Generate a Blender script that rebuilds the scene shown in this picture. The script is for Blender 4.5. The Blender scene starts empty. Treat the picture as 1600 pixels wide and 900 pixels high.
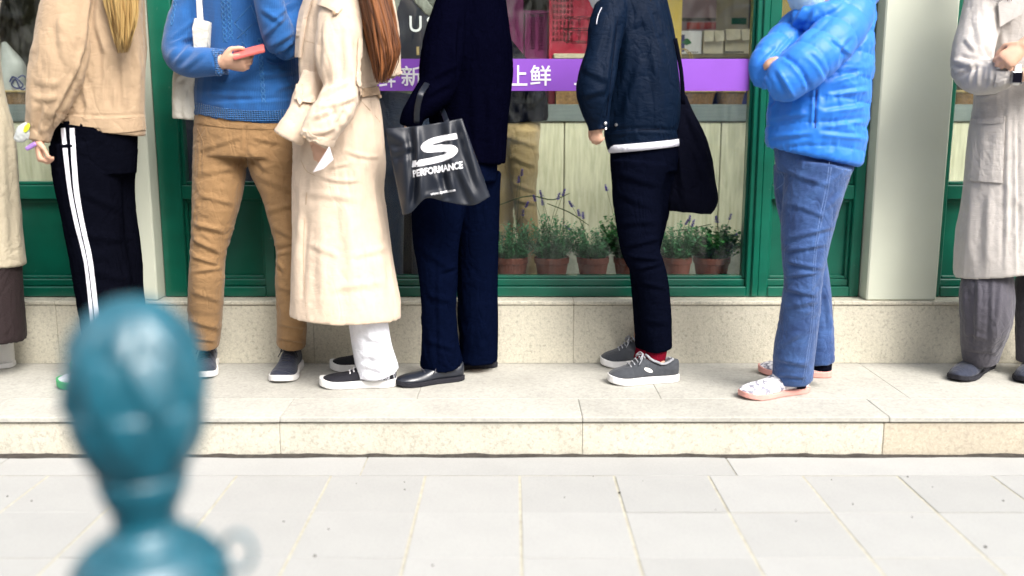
import bpy, bmesh, math, random
import numpy as np
from mathutils import Vector, Matrix
from mathutils.bvhtree import BVHTree
random.seed(7)
S = bpy.context.scene
COL = S.collection

# ---------------------------------------------------------------- camera, world, sun, exposure
TH = math.radians(10.0); FPX = 1450.0; CZ = 1.2
cam_d = bpy.data.cameras.new('camera'); cam = bpy.data.objects.new('camera', cam_d); COL.objects.link(cam)
cam.location = (0, 0, CZ); cam.rotation_euler = (math.pi/2 - TH, 0, 0)
cam_d.sensor_width = 36.0; cam_d.lens = FPX/1600*36.0
cam_d.clip_start = 0.05; cam_d.clip_end = 2000
cam_d.dof.use_dof = True; cam_d.dof.focus_distance = 3.86; cam_d.dof.aperture_fstop = 1.05
S.camera = cam
world = bpy.data.worlds.new('World'); S.world = world; world.use_nodes = True
wn = world.node_tree; wn.nodes.clear()
SUN_EL, SUN_AZ = math.radians(46), math.radians(146)      # azimuth clockwise from +Y: behind the camera, to the right
sky = wn.nodes.new('ShaderNodeTexSky'); sky.sky_type = 'NISHITA'; sky.sun_disc = False
sky.sun_elevation = SUN_EL; sky.sun_rotation = SUN_AZ; sky.dust_density = 6.0; sky.ozone_density = 1.0; sky.air_density = 1.0
hs = wn.nodes.new('ShaderNodeHueSaturation'); hs.inputs['Saturation'].default_value = 0.35
bg = wn.nodes.new('ShaderNodeBackground'); bg.inputs['Strength'].default_value = 0.14
wo = wn.nodes.new('ShaderNodeOutputWorld')
wn.links.new(sky.outputs[0], hs.inputs['Color']); wn.links.new(hs.outputs[0], bg.inputs[0]); wn.links.new(bg.outputs[0], wo.inputs[0])
sl = bpy.data.lights.new('sun', 'SUN'); sl.energy = 1.0; sl.angle = math.radians(22); sl.color = (1.0, 0.95, 0.88)
sun = bpy.data.objects.new('sun', sl); COL.objects.link(sun)
sd = Vector((math.sin(SUN_AZ)*math.cos(SUN_EL), math.cos(SUN_AZ)*math.cos(SUN_EL), math.sin(SUN_EL)))
sun.rotation_euler = sd.to_track_quat('Z', 'Y').to_euler()
vs = S.view_settings; vs.view_transform = 'Standard'; vs.look = 'None'; vs.gamma = 1.0; vs.exposure = 1.42
S.cycles.use_denoising = True
S.cycles.max_bounces = 8; S.cycles.transparent_max_bounces = 16

# ---------------------------------------------------------------- photograph geometry: where a sight line meets a depth
CT, ST = math.cos(TH), math.sin(TH)
def ray(px, py):
    dx = (px-800)/FPX; dy = -(py-450)/FPX
    return dx, CT+dy*ST, -ST+dy*CT
def W(px, py, Y):
    x, y, z = ray(px, py); t = Y/y
    return Vector((x*t, Y, CZ+z*t))
def MP(py, Y): return Y/ray(800, py)[1]/FPX
def G(px, py, z=0.15):
    x, y, zz = ray(px, py); t = (z-CZ)/zz
    return Vector((x*t, y*t, z))
def ZY(py, Y): return W(800, py, Y).z
def XY(px, py, Y): return W(px, py, Y).x
def project(co):
    d = co - np.array([0, 0, CZ])
    ax = d[:, 1]*CT - d[:, 2]*ST; up = d[:, 1]*ST + d[:, 2]*CT
    return 800+d[:, 0]/ax*FPX, 450-up/ax*FPX

# ---------------------------------------------------------------- objects, parts, tags
def root_loc(o):
    while o is not None and o.parent is not None: o = o.parent
    return o.location if o is not None else Vector((0, 0, 0))
def tag(o, label=None, cat=None, group=None, kind=None):
    if label: o['label'] = label
    if cat: o['category'] = cat
    if group: o['group'] = group
    if kind: o['kind'] = kind
    return o
def empty(name, loc, label=None, cat=None, group=None, kind=None):
    o = bpy.data.objects.new(name, None); COL.objects.link(o); o.location = loc; o.empty_display_size = 0.1
    return tag(o, label, cat, group, kind)
def link(name, me, m=None, parent=None, smooth=False, base=None):
    """me in world coordinates; kept relative to its thing's base. base: location for a top-level mesh."""
    off = root_loc(parent) if parent is not None else (Vector(base) if base is not None else Vector((0, 0, 0)))
    if off.length > 0: me.transform(Matrix.Translation(-off))
    me.name = name
    if m is not None and len(me.materials) == 0: me.materials.append(m)
    if smooth: me.polygons.foreach_set('use_smooth', [True]*len(me.polygons))
    o = bpy.data.objects.new(name, me); COL.objects.link(o)
    if parent is not None: o.parent = parent
    elif base is not None: o.location = base
    return o
def bm2me(bm):
    me = bpy.data.meshes.new('m'); bmesh.ops.recalc_face_normals(bm, faces=bm.faces[:]); bm.to_mesh(me); bm.free(); return me
def add_box(bm, x0, x1, y0, y1, z0, z1, bev=0.0):
    r = bmesh.ops.create_cube(bm, size=1.0)
    vs_ = r['verts']
    for v in vs_:
        v.co = Vector(((x0+x1)/2+v.co.x*(x1-x0), (y0+y1)/2+v.co.y*(y1-y0), (z0+z1)/2+v.co.z*(z1-z0)))
    if bev > 0:
        es = list({e for v in vs_ for e in v.link_edges})
        bmesh.ops.bevel(bm, geom=es, offset=bev, segments=1, affect='EDGES', profile=0.5)
def box_obj(name, b, m, parent=None, bev=0.0, base=None):
    bm = bmesh.new(); add_box(bm, *b, bev=bev); return link(name, bm2me(bm), m, parent, base=base)
def boxes_obj(name, bs, m, parent=None, bev=0.0, base=None):
    bm = bmesh.new()
    for b in bs: add_box(bm, *b, bev=bev)
    return link(name, bm2me(bm), m, parent, base=base)
def copy_tree(o, parent=None):
    c = o.copy(); COL.objects.link(c); c.parent = parent
    for ch in o.children: copy_tree(ch, c)
    return c

def cr(P, n):
    """smooth curve through the rows of P (chord-length Hermite, no overshoot on short spans), n steps per span"""
    P = np.asarray(P, float)
    if len(P) < 3 or n < 2:
        if len(P) == 2 and n > 1:
            return np.array([P[0]*(1-t)+P[1]*t for t in np.linspace(0, 1, n+1)])
        return P
    d = np.linalg.norm(np.diff(P[:, :3], axis=0), axis=1)+1e-6; s = np.diff(P, axis=0)/d[:, None]
    m = np.empty_like(P); m[0] = s[0]; m[-1] = s[-1]
    m[1:-1] = (d[1:, None]*s[:-1]+d[:-1, None]*s[1:])/(d[:-1]+d[1:])[:, None]
    out = []
    for i in range(len(P)-1):
        h = d[i]
        for k in range(n):
            t = k/n; t2, t3 = t*t, t*t*t
            out.append((2*t3-3*t2+1)*P[i]+(t3-2*t2+t)*h*m[i]+(-2*t3+3*t2)*P[i+1]+(t3-t2)*h*m[i+1])
    out.append(P[-1]); return np.array(out)
def tube(bm, rows, seg=20, sub=4, B=None, power=1.0, cap=True):
    """rows: (centre Vector, radius across the picture, radius in depth)"""
    A = np.array([[r[0][0], r[0][1], r[0][2], r[1], r[2]] for r in rows])
    A = cr(A, sub); n = len(A); rings = []
    prevB = None
    for i in range(n):
        t = Vector(A[min(i+1, n-1), :3]-A[max(i-1, 0), :3])
        t = t.normalized() if t.length > 1e-9 else Vector((0, 0, 1))
        ref = Vector(B) if B is not None else Vector((0, 1, 0))
        b = ref-t*ref.dot(t)
        if B is None and b.length < 0.45 and prevB is not None: b = prevB-t*prevB.dot(t)
        if b.length < 1e-4: b = Vector((1, 0, 0))-t*t.x
        b.normalize(); prevB = b; a = b.cross(t)
        c = Vector(A[i, :3]); ra = max(A[i, 3], 4e-4); rb = max(A[i, 4], 4e-4); ring = []
        for k in range(seg):
            th = 2*math.pi*k/seg; ca, sa = math.cos(th), math.sin(th)
            if power != 1.0:
                ca = math.copysign(abs(ca)**power, ca); sa = math.copysign(abs(sa)**power, sa)
            ring.append(bm.verts.new(c+a*(ra*ca)+b*(rb*sa)))
        rings.append(ring)
    for i in range(n-1):
        for k in range(seg):
            k2 = (k+1) % seg
            bm.faces.new((rings[i][k], rings[i][k2], rings[i+1][k2], rings[i+1][k]))
    if cap:
        bm.faces.new(rings[0][::-1]); bm.faces.new(rings[-1])
def lathe(bm, cx, cy, prof, seg=48):
    """prof: (z, r) from the top down"""
    rings = []
    for z, r in prof:
        r = max(r, 1e-4)
        rings.append([bm.verts.new((cx+r*math.cos(2*math.pi*k/seg), cy+r*math.sin(2*math.pi*k/seg), z)) for k in range(seg)])
    for a, b in zip(rings, rings[1:]):
        for k in range(seg):
            bm.faces.new((a[k], a[(k+1) % seg], b[(k+1) % seg], b[k]))
    bm.faces.new(rings[0]); bm.faces.new(rings[-1][::-1])

# ---------------------------------------------------------------- vector noise for folds and relief
def _hash(i, j, k, s):
    with np.errstate(over='ignore'):
        h = (i.astype(np.int64)*374761393+j.astype(np.int64)*668265263+k.astype(np.int64)*2147483647+s*1274126177)
        h = (h ^ (h >> 13))*1274126177; h = h ^ (h >> 16)
    return (h & 0xffff)/65535.0
def vnoise(p, s=0):
    f = np.floor(p); u = p-f; f = f.astype(np.int64); u = u*u*(3-2*u); r = 0
    for a in (0, 1):
        for b in (0, 1):
            for c in (0, 1):
                w = (u[:, 0] if a else 1-u[:, 0])*(u[:, 1] if b else 1-u[:, 1])*(u[:, 2] if c else 1-u[:, 2])
                r = r+w*_hash(f[:, 0]+a, f[:, 1]+b, f[:, 2]+c, s)
    return r
def fbm(p, s=0): return (vnoise(p, s)*0.6+vnoise(p*2.1+7.3, s+1)*0.28+vnoise(p*4.3+1.7, s+2)*0.12)

# ---------------------------------------------------------------- materials
def mat(name, col, rough=0.8, var=0.08, vscale=12.0, bump=0.0, bscale=300.0, metal=0.0, sheen=0.0, coat=0.0, spec=0.5, stretch=None, col2=None, wr=None):
    m = bpy.data.materials.new(name); m.use_nodes = True; nt = m.node_tree; N = nt.nodes; L = nt.links
    b = N['Principled BSDF']
    b.inputs['Roughness'].default_value = rough; b.inputs['Metallic'].default_value = metal
    b.inputs['Sheen Weight'].default_value = sheen; b.inputs['Coat Weight'].default_value = coat
    b.inputs['Coat Roughness'].default_value = 0.15
    b.inputs['Specular IOR Level'].default_value = spec
    tc = N.new('ShaderNodeTexCoord'); vec = tc.outputs['Object']
    if stretch:
        mp = N.new('ShaderNodeMapping'); mp.inputs['Scale'].default_value = stretch; L.new(vec, mp.inputs['Vector']); vec = mp.outputs[0]
    nz = N.new('ShaderNodeTexNoise'); nz.inputs['Scale'].default_value = vscale; nz.inputs['Detail'].default_value = 6; L.new(vec, nz.inputs['Vector'])
    mx = N.new('ShaderNodeMix'); mx.data_type = 'RGBA'
    c2 = col2 if col2 else tuple(min(1, c*(1+var)) for c in col); c1 = col if col2 else tuple(c*(1-var) for c in col)
    mx.inputs['A'].default_value = (*c1, 1); mx.inputs['B'].default_value = (*c2, 1)
    rp = N.new('ShaderNodeMapRange'); rp.inputs['From Min'].default_value = 0.3; rp.inputs['From Max'].default_value = 0.7
    L.new(nz.outputs['Fac'], rp.inputs['Value']); L.new(rp.outputs[0], mx.inputs['Factor']); L.new(mx.outputs['Result'], b.inputs['Base Color'])
    if bump > 0:
        n2 = N.new('ShaderNodeTexNoise'); n2.inputs['Scale'].default_value = bscale; n2.inputs['Detail'].default_value = 3; L.new(vec, n2.inputs['Vector'])
        bp = N.new('ShaderNodeBump'); bp.inputs['Strength'].default_value = bump; bp.inputs['Distance'].default_value = 0.004
        L.new(n2.outputs['Fac'], bp.inputs['Height']); L.new(bp.outputs[0], b.inputs['Normal'])
        if wr:      # fine creases of worn cloth
            prev = bp.outputs[0]
            for sc, st, ws in ((wr[0], wr[1], (1, 1, .55)), (wr[0]*2.3, wr[1]*.55, (.6, .6, 1.2))):
                mp2 = N.new('ShaderNodeMapping'); mp2.inputs['Scale'].default_value = ws; mp2.inputs['Rotation'].default_value = (0.3, 0.5*sc/wr[0], 0.2); L.new(tc.outputs['Object'], mp2.inputs['Vector'])
                n3 = N.new('ShaderNodeTexNoise'); n3.inputs['Scale'].default_value = sc; n3.inputs['Detail'].default_value = 2; n3.inputs['Distortion'].default_value = 0.9; L.new(mp2.outputs[0], n3.inputs['Vector'])
                s1 = N.new('ShaderNodeMath'); s1.operation = 'SUBTRACT'; s1.inputs[1].default_value = 0.5; L.new(n3.outputs['Fac'], s1.inputs[0])
                s2 = N.new('ShaderNodeMath'); s2.operation = 'ABSOLUTE'; L.new(s1.outputs[0], s2.inputs[0])
                s3 = N.new('ShaderNodeMapRange'); s3.interpolation_type = 'SMOOTHSTEP'; s3.inputs['From Max'].default_value = 0.10; L.new(s2.outputs[0], s3.inputs['Value'])
                b2 = N.new('ShaderNodeBump'); b2.inputs['Strength'].default_value = st; b2.inputs['Distance'].default_value = 0.006; L.new(s3.outputs[0], b2.inputs['Height']); L.new(prev, b2.inputs['Normal']); prev = b2.outputs[0]
            L.new(prev, b.inputs['Normal'])
    return m
def stone(name, col, speck=0.35, sscale=130.0, stain=0.25, stain_col=(0.16, 0.14, 0.11), bump=0.25, rough=0.85, var=0.07, cell=(0.86, 1.1)):
    m = mat(name, col, rough=rough, var=var, vscale=5.0, bump=bump, bscale=160)
    nt = m.node_tree; N = nt.nodes; L = nt.links; b = N['Principled BSDF']; src = b.inputs['Base Color'].links[0].from_socket
    tc = [n for n in N if n.type == 'TEX_COORD'][0]
    v = N.new('ShaderNodeTexVoronoi'); v.inputs['Scale'].default_value = sscale; L.new(tc.outputs['Object'], v.inputs['Vector'])
    n1 = N.new('ShaderNodeTexNoise'); n1.inputs['Scale'].default_value = sscale*0.35; n1.inputs['Detail'].default_value = 4; L.new(tc.outputs['Object'], n1.inputs['Vector'])
    ml = N.new('ShaderNodeMath'); ml.operation = 'MULTIPLY'
    r1 = N.new('ShaderNodeMapRange'); r1.inputs['From Min'].default_value = 0.52; r1.inputs['From Max'].default_value = 0.68; L.new(n1.outputs['Fac'], r1.inputs['Value'])
    L.new(r1.outputs[0], ml.inputs[0]); ml.inputs[1].default_value = speck
    m1 = N.new('ShaderNodeMix'); m1.data_type = 'RGBA'; L.new(ml.outputs[0], m1.inputs['Factor']); L.new(src, m1.inputs['A'])
    m1.inputs['B'].default_value = (*[c*0.38 for c in col], 1)
    r2 = N.new('ShaderNodeMapRange'); r2.inputs['From Min'].default_value = 0.0; r2.inputs['From Max'].default_value = 1.0; r2.inputs['To Min'].default_value = cell[0]; r2.inputs['To Max'].default_value = cell[1]
    L.new(v.outputs['Color'], r2.inputs['Value'])
    m2 = N.new('ShaderNodeMix'); m2.data_type = 'RGBA'; m2.blend_type = 'MULTIPLY'; m2.inputs['Factor'].default_value = 1.0
    L.new(m1.outputs['Result'], m2.inputs['A']); L.new(r2.outputs[0], m2.inputs['B'])
    n3 = N.new('ShaderNodeTexNoise'); n3.inputs['Scale'].default_value = 2.6; n3.inputs['Detail'].default_value = 8; n3.inputs['Roughness'].default_value = 0.65; L.new(tc.outputs['Object'], n3.inputs['Vector'])
    r3 = N.new('ShaderNodeMapRange'); r3.inputs['From Min'].default_value = 0.5; r3.inputs['From Max'].default_value = 0.75; r3.inputs['To Max'].default_value = stain; L.new(n3.outputs['Fac'], r3.inputs['Value'])
    m3 = N.new('ShaderNodeMix'); m3.data_type = 'RGBA'; L.new(r3.outputs[0], m3.inputs['Factor']); L.new(m2.outputs['Result'], m3.inputs['A']); m3.inputs['B'].default_value = (*stain_col, 1)
    oi = N.new('ShaderNodeObjectInfo'); r4 = N.new('ShaderNodeMapRange'); r4.inputs['To Min'].default_value = 0.94; r4.inputs['To Max'].default_value = 1.03; L.new(oi.outputs['Random'], r4.inputs['Value'])
    m4 = N.new('ShaderNodeMix'); m4.data_type = 'RGBA'; m4.blend_type = 'MULTIPLY'; m4.inputs['Factor'].default_value = 1.0
    L.new(m3.outputs['Result'], m4.inputs['A']); L.new(r4.outputs[0], m4.inputs['B']); L.new(m4.outputs['Result'], b.inputs['Base Color'])
    return m
def glass(name, tint=(1, 1, 1)):
    m = bpy.data.materials.new(name); m.use_nodes = True; nt = m.node_tree; N = nt.nodes; L = nt.links; N.clear()
    o = N.new('ShaderNodeOutputMaterial'); t = N.new('ShaderNodeBsdfTransparent'); t.inputs[0].default_value = (*tint, 1)
    g = N.new('ShaderNodeBsdfGlossy'); g.inputs['Roughness'].default_value = 0.0
    ge = N.new('ShaderNodeNewGeometry'); d = N.new('ShaderNodeVectorMath'); d.operation = 'DOT_PRODUCT'; L.new(ge.outputs['Normal'], d.inputs[0]); L.new(ge.outputs['Incoming'], d.inputs[1])
    def mth(op, a, b=None):
        n = N.new('ShaderNodeMath'); n.operation = op
        for i, v in enumerate((a, b)):
            if v is None: continue
            if isinstance(v, (int, float)): n.inputs[i].default_value = v
            else: L.new(v, n.inputs[i])
        return n.outputs[0]
    f = mth('ADD', mth('MULTIPLY', mth('POWER', mth('SUBTRACT', 1.0, mth('ABSOLUTE', d.outputs['Value'])), 5.0), 0.96), 0.04)
    mx = N.new('ShaderNodeMixShader'); L.new(f, mx.inputs[0]); L.new(g.outputs[0], mx.inputs[2])
    # a thin film of dust and wiping smears
    tc = N.new('ShaderNodeTexCoord'); mp = N.new('ShaderNodeMapping'); mp.inputs['Scale'].default_value = (3.2, 1, 1.1); mp.inputs['Rotation'].default_value = (0, .35, 0); L.new(tc.outputs['Object'], mp.inputs['Vector'])
    nz = N.new('ShaderNodeTexNoise'); nz.inputs['Scale'].default_value = 5; nz.inputs['Detail'].default_value = 7; nz.inputs['Roughness'].default_value = .65; nz.inputs['Distortion'].default_value = 1.2; L.new(mp.outputs[0], nz.inputs['Vector'])
    mr = N.new('ShaderNodeMapRange'); mr.inputs['From Min'].default_value = .45; mr.inputs['From Max'].default_value = .78; mr.inputs['To Max'].default_value = .06; L.new(nz.outputs['Fac'], mr.inputs['Value'])
    df = N.new('ShaderNodeBsdfDiffuse'); df.inputs[0].default_value = (.6, .62, .6, 1); m2 = N.new('ShaderNodeMixShader'); L.new(mr.outputs[0], m2.inputs[0]); L.new(t.outputs[0], m2.inputs[1]); L.new(df.outputs[0], m2.inputs[2])
    L.new(m2.outputs[0], mx.inputs[1]); L.new(mx.outputs[0], o.inputs[0])
    return m
def text_mesh(body, size=1.0, bold=0.0, extrude=0.0):
    c = bpy.data.curves.new('text', 'FONT'); c.body = body; c.size = size; c.offset = bold; c.extrude = extrude; c.resolution_u = 4
    o = bpy.data.objects.new('text', c); COL.objects.link(o)
    me = bpy.data.meshes.new_from_object(o.evaluated_get(bpy.context.evaluated_depsgraph_get()))
    bpy.data.objects.remove(o); bpy.data.curves.remove(c); return me
def text_on_wall(name, body, x0, x1, z0, z1, y, m, parent, bold=0.0, th=0.0015):
    """lettering filling the box x0..x1, z0..z1, facing -Y, th thick"""
    me = text_mesh(body, 1.0, bold, 0.001)
    co = np.empty(len(me.vertices)*3); me.vertices.foreach_get('co', co); co = co.reshape(-1, 3)
    mn, mxx = co.min(0), co.max(0); out = np.empty_like(co)
    out[:, 0] = x0+(co[:, 0]-mn[0])/(mxx[0]-mn[0])*(x1-x0); out[:, 2] = z0+(co[:, 1]-mn[1])/(mxx[1]-mn[1])*(z1-z0)
    out[:, 1] = y-(co[:, 2]-mn[2])/max(1e-9, mxx[2]-mn[2])*th
    me.vertices.foreach_set('co', out.ravel()); me.update()
    return link(name, me, m, parent)
# ================================================================ THE SETTING
M = {}
M['paver'] = stone('pale_paver', (0.330, 0.331, 0.321), speck=0.05, sscale=240, stain=0.04, stain_col=(0.25, 0.24, 0.2), bump=0.03, rough=0.8, var=0.035, cell=(0.95, 1.03))
M['sand'] = mat('joint_sand', (0.37, 0.352, 0.285), rough=0.95, var=0.15, vscale=30, bump=0.4, bscale=200)
M['dirt'] = mat('gutter_dirt', (0.035, 0.03, 0.025), rough=0.95, var=0.5, vscale=40, bump=0.5, bscale=120)
M['granite'] = stone('granite_step', (0.515, 0.49, 0.412), speck=0.36, sscale=190, stain=0.24, stain_col=(0.30, 0.24, 0.16), bump=0.35)
M['granite_brown'] = stone('brown_granite', (0.42, 0.375, 0.295), speck=0.28, sscale=150, stain=0.3, stain_col=(0.22, 0.15, 0.09), bump=0.35)
M['tread'] = stone('worn_tread', (0.405, 0.395, 0.355), speck=0.18, sscale=110, stain=0.3, stain_col=(0.28, 0.26, 0.22), bump=0.12)
M['plinth'] = stone('plinth_stone', (0.54, 0.512, 0.42), speck=0.40, sscale=190, stain=0.30, stain_col=(0.28, 0.25, 0.17), bump=0.5)

# the far ground: one sheet to the horizon, under everything
bm = bmesh.new(); add_box(bm, -400, 400, -400, 400, -0.30, -0.0022)
tag(link('ground', bm2me(bm), M['sand']), 'sandy bed under the pavement, showing in the joints', None, None, 'structure')

M['asphalt'] = mat('asphalt', (0.05, 0.05, 0.052), rough=0.9, var=0.2, vscale=60, bump=0.4, bscale=200)
bm = bmesh.new(); add_box(bm, -200, 200, -9.0, 1.745, -0.2, 0.0005); tag(link('added_road', bm2me(bm), M['asphalt']), 'invented dark asphalt out of view, added for the bollard to reflect', None, None, 'structure')  # unseen asphalt, added to keep the bollard's underside dark
# pavement slabs: one shared mesh for every paver
pav = empty('pavement', (0, 0, 0), 'pale grey square paving in front of the step', None, None, 'structure')
PW, PD = 0.327, 0.310
bm = bmesh.new(); add_box(bm, -PW/2+0.0045, PW/2-0.0045, -PD/2+0.001, PD/2-0.001, -0.0021, 0.0, bev=0.0008); paver_me = bm2me(bm); paver_me.materials.append(M['paver'])
x_off = XY(812, 745, 3.05)
for j in range(4):
    for i in range(-8, 8):
        o = bpy.data.objects.new('paver', paver_me); COL.objects.link(o); o.parent = pav
        o.location = (x_off+(i+0.5)*PW, 3.058-(j+0.5)*PD, random.uniform(-0.0012, 0.0012)); o.rotation_euler = (random.uniform(-.002, .002), random.uniform(-.002, .002), 0)
bm = bmesh.new(); add_box(bm, -2*PW+0.002, 2*PW-0.002, 3.0605, 3.240, -0.0021, 0.001, bev=0.001); edge_me = bm2me(bm); edge_me.materials.append(M['paver'])
for i in range(-2, 3):
    o = bpy.data.objects.new('edging_slab', edge_me); COL.objects.link(o); o.parent = pav; o.location = (x_off+i*4*PW+0.1, 0, 0)
kb = box_obj('kerb_stone', (-4, 4, 1.752, 1.812, -0.02, 0.004), M['paver'], pav, bev=.004)
# grime packed in the gap at the foot of the step: an uneven bead
bm = bmesh.new(); n = 420; ys = []
pr = np.zeros((n, 3)); pr[:, 0] = np.linspace(-3.4, 3.4, n)*14; h1 = fbm(pr, 3); h2 = fbm(pr*np.array([0.35, 1, 1])+9, 5)
rows = []
for k in range(n):
    x = -3.4+6.8*k/(n-1); h = 0.002+0.014*max(0, h1[k]-0.36)+0.003*h2[k]; d = 0.001+0.03*max(0, h2[k]-0.42)
    rows.append([bm.verts.new(v) for v in ((x, 3.262, -0.015), (x, 3.262, h), (x, 3.2365-d*0.3, h*0.45+0.001), (x, 3.2365-d, 0.0022), (x, 3.2365-d, -0.015))])
for a, b in zip(rows, rows[1:]):
    for k in range(4): bm.faces.new((a[k], a[k+1], b[k+1], b[k]))
gr = link('grime', bm2me(bm), M['dirt'], pav); gr['kind'] = 'stuff'

# grit trodden onto the slabs
rg = random.Random(5); bm = bmesh.new()
for k in range(46):
    x, y, r = rg.uniform(-1.9, 1.9), 3.05-1.2*rg.random()**1.6, rg.uniform(.0012, .0042)*(1.5 if k < 5 else 1)
    if k < 5: x, y = [(G(a, b, 0).x, G(a, b, 0).y) for a, b in ((968, 770), (1540, 855), (492, 869), (1118, 797), (676, 884))][k]
    tube(bm, [(Vector((x, y, .0006)), r, r*.8), (Vector((x, y, .0022)), r*.9, r*.7), (Vector((x, y, .0034)), r*.4, r*.3)], 7, 1, B=(1, 0, 0))
gt = link('grit', bm2me(bm), M['dirt'], pav); gt['kind'] = 'stuff'
# the step: risers, front treads and platform flags, each stone its own
step = empty('step', (0, 0, 0), 'low granite step and platform along the shop front', None, None, 'structure')
def xs_at(pxs, py, Y): return [XY(p, py, Y) for p in pxs]
jr = [-3.4, -2.1]+xs_at([437-940, 437-470], 690, 3.254)[1:]+xs_at([437, 910, 1380], 690, 3.254)+[2.45, 3.4]
jr = sorted(set(round(v, 4) for v in jr))
for a, b in zip(jr, jr[1:]):
    brown = abs(a-XY(1380, 690, 3.254)) < 0.02
    o = box_obj('riser_stone', (a+0.0006, b-0.0006, 3.256+random.uniform(-.002, .002), 3.50, -0.02, 0.124), M['granite_brown'] if brown else M['granite'], step, bev=0.0022)
    if brown: o['label'] = 'browner stone of the step front'
bm = bmesh.new(); add_box(bm, -3.4, 3.4, 3.275, 4.4, -0.05, 0.1275); link('step_bed', bm2me(bm), M['dirt'], step)
jt = [-3.4]+xs_at([437-470, 437, 910, 1390], 647, 3.25)+[2.45, 3.4]
for a, b in zip(jt, jt[1:]):
    box_obj('tread_stone', (a+0.0005, b-0.0005, 3.246+random.uniform(-.002, .002), 3.478, 0.1295, 0.150), M['tread'], step, bev=0.003)
jp = [-3.4, -2.2, XY(200, 600, 3.7), XY(660, 600, 3.7), XY(1020, 600, 3.7), 1.55, 2.5, 3.4]
for a, b in zip(jp, jp[1:]):
    box_obj('flagstone', (a+0.0006, b-0.0006, 3.4795, 4.03, 0.1295, 0.1495), M['tread'], step, bev=0.0015)

# ================================================================ THE SHOP FRONT
M['green'] = mat('green_gloss_paint', (0.0012, 0.098, 0.060), rough=0.3, var=0.2, vscale=6, bump=0.03, bscale=40, coat=0.3)
nt = M['green'].node_tree; N_ = nt.nodes; b_ = N_['Principled BSDF']; src = b_.inputs['Base Color'].links[0].from_socket; tc_ = [n for n in N_ if n.type == 'TEX_COORD'][0]
n_ = N_.new('ShaderNodeTexNoise'); n_.inputs['Scale'].default_value = 34; n_.inputs['Detail'].default_value = 5; n_.inputs['Roughness'].default_value = .7; nt.links.new(tc_.outputs['Object'], n_.inputs['Vector'])
r_ = N_.new('ShaderNodeMapRange'); r_.inputs['From Min'].default_value = .66; r_.inputs['From Max'].default_value = .74; r_.inputs['To Max'].default_value = .55; nt.links.new(n_.outputs['Fac'], r_.inputs['Value'])
x_ = N_.new('ShaderNodeMix'); x_.data_type = 'RGBA'; nt.links.new(r_.outputs[0], x_.inputs['Factor']); nt.links.new(src, x_.inputs['A']); x_.inputs['B'].default_value = (.16, .24, .19, 1); nt.links.new(x_.outputs['Result'], b_.inputs['Base Color'])
M['pillar'] = mat('cream_green_render', (0.55, 0.575, 0.475), rough=0.75, var=0.04, vscale=3, bump=0.06, bscale=90)
M['glass'] = glass('window_glass', (0.95, 0.97, 0.95))
M['purple'] = mat('purple_vinyl', (0.24, 0.075, 0.50), rough=0.45, var=0.04)
M['white'] = mat('white_vinyl', (0.82, 0.82, 0.85), rough=0.5, var=0.02)
M['plaster'] = mat('shop_plaster', (0.22, 0.20, 0.17), rough=0.9, var=0.15)
M['shopfloor'] = mat('shop_floor_tile', (0.20, 0.20, 0.19), rough=0.6, var=0.2)
shop = empty('shop_building', (0, 4.02, 0.15), 'shop front with green timber windows between cream pillars on a stone plinth', 'shop')
YP, YF, YG, PT = 4.02, 4.115, 4.17, 0.432
jx = [-3.4, -2.55]+xs_at([90, 490, 896, 1300], 520, YP)+[2.6, 3.4]
for a, b in zip(jx, jx[1:]):
    box_obj('plinth_block', (a+0.0005, b-0.0005, YP+random.uniform(-.0015, .0015), 4.30, 0.150, 0.413), M['plinth'], shop, bev=0.0018)
    box_obj('coping_stone', (a+0.0005, b-0.0005, YP-0.006, 4.22, 0.415, PT), M['plinth'], shop, bev=0.0035)
XR0, XR1 = XY(1354, 464, 4.03), XY(1463, 464, 4.03)
XL1 = XY(246, 464, 4.03); XL0 = XL1-(XR1-XR0)
ZT = 2.62
for a, b in ((XL0, XL1), (XR0, XR1), (XL0-3.1, XL0-2.78), (XR1+2.78, XR1+3.1)):
    box_obj('pillar', (a, b, 4.03, 4.34, PT+0.001, ZT+0.55), M['pillar'], shop, bev=0.006)
boxes_obj('fascia', [(-4.2, 4.2, 4.05, 4.33, ZT, 3.3)], M['green'], shop, bev=0.01)
boxes_obj('ceiling', [(-4.2, 4.2, 4.35, 7.0, ZT+0.02, ZT+0.12)], M['plaster'], shop)
boxes_obj('floor', [(-4.2, 4.2, 4.305, 7.0, 0.05, 0.148)], M['shopfloor'], shop)
boxes_obj('back_wall', [(-4.2, 4.2, 6.6, 6.75, 0.15, ZT)], M['plaster'], shop)
for a, b in ((-4.3, -4.2), (4.2, 4.3)): box_obj('side_wall', (a, b, 4.35, 6.75, 0.15, ZT), M['plaster'], shop)

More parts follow.
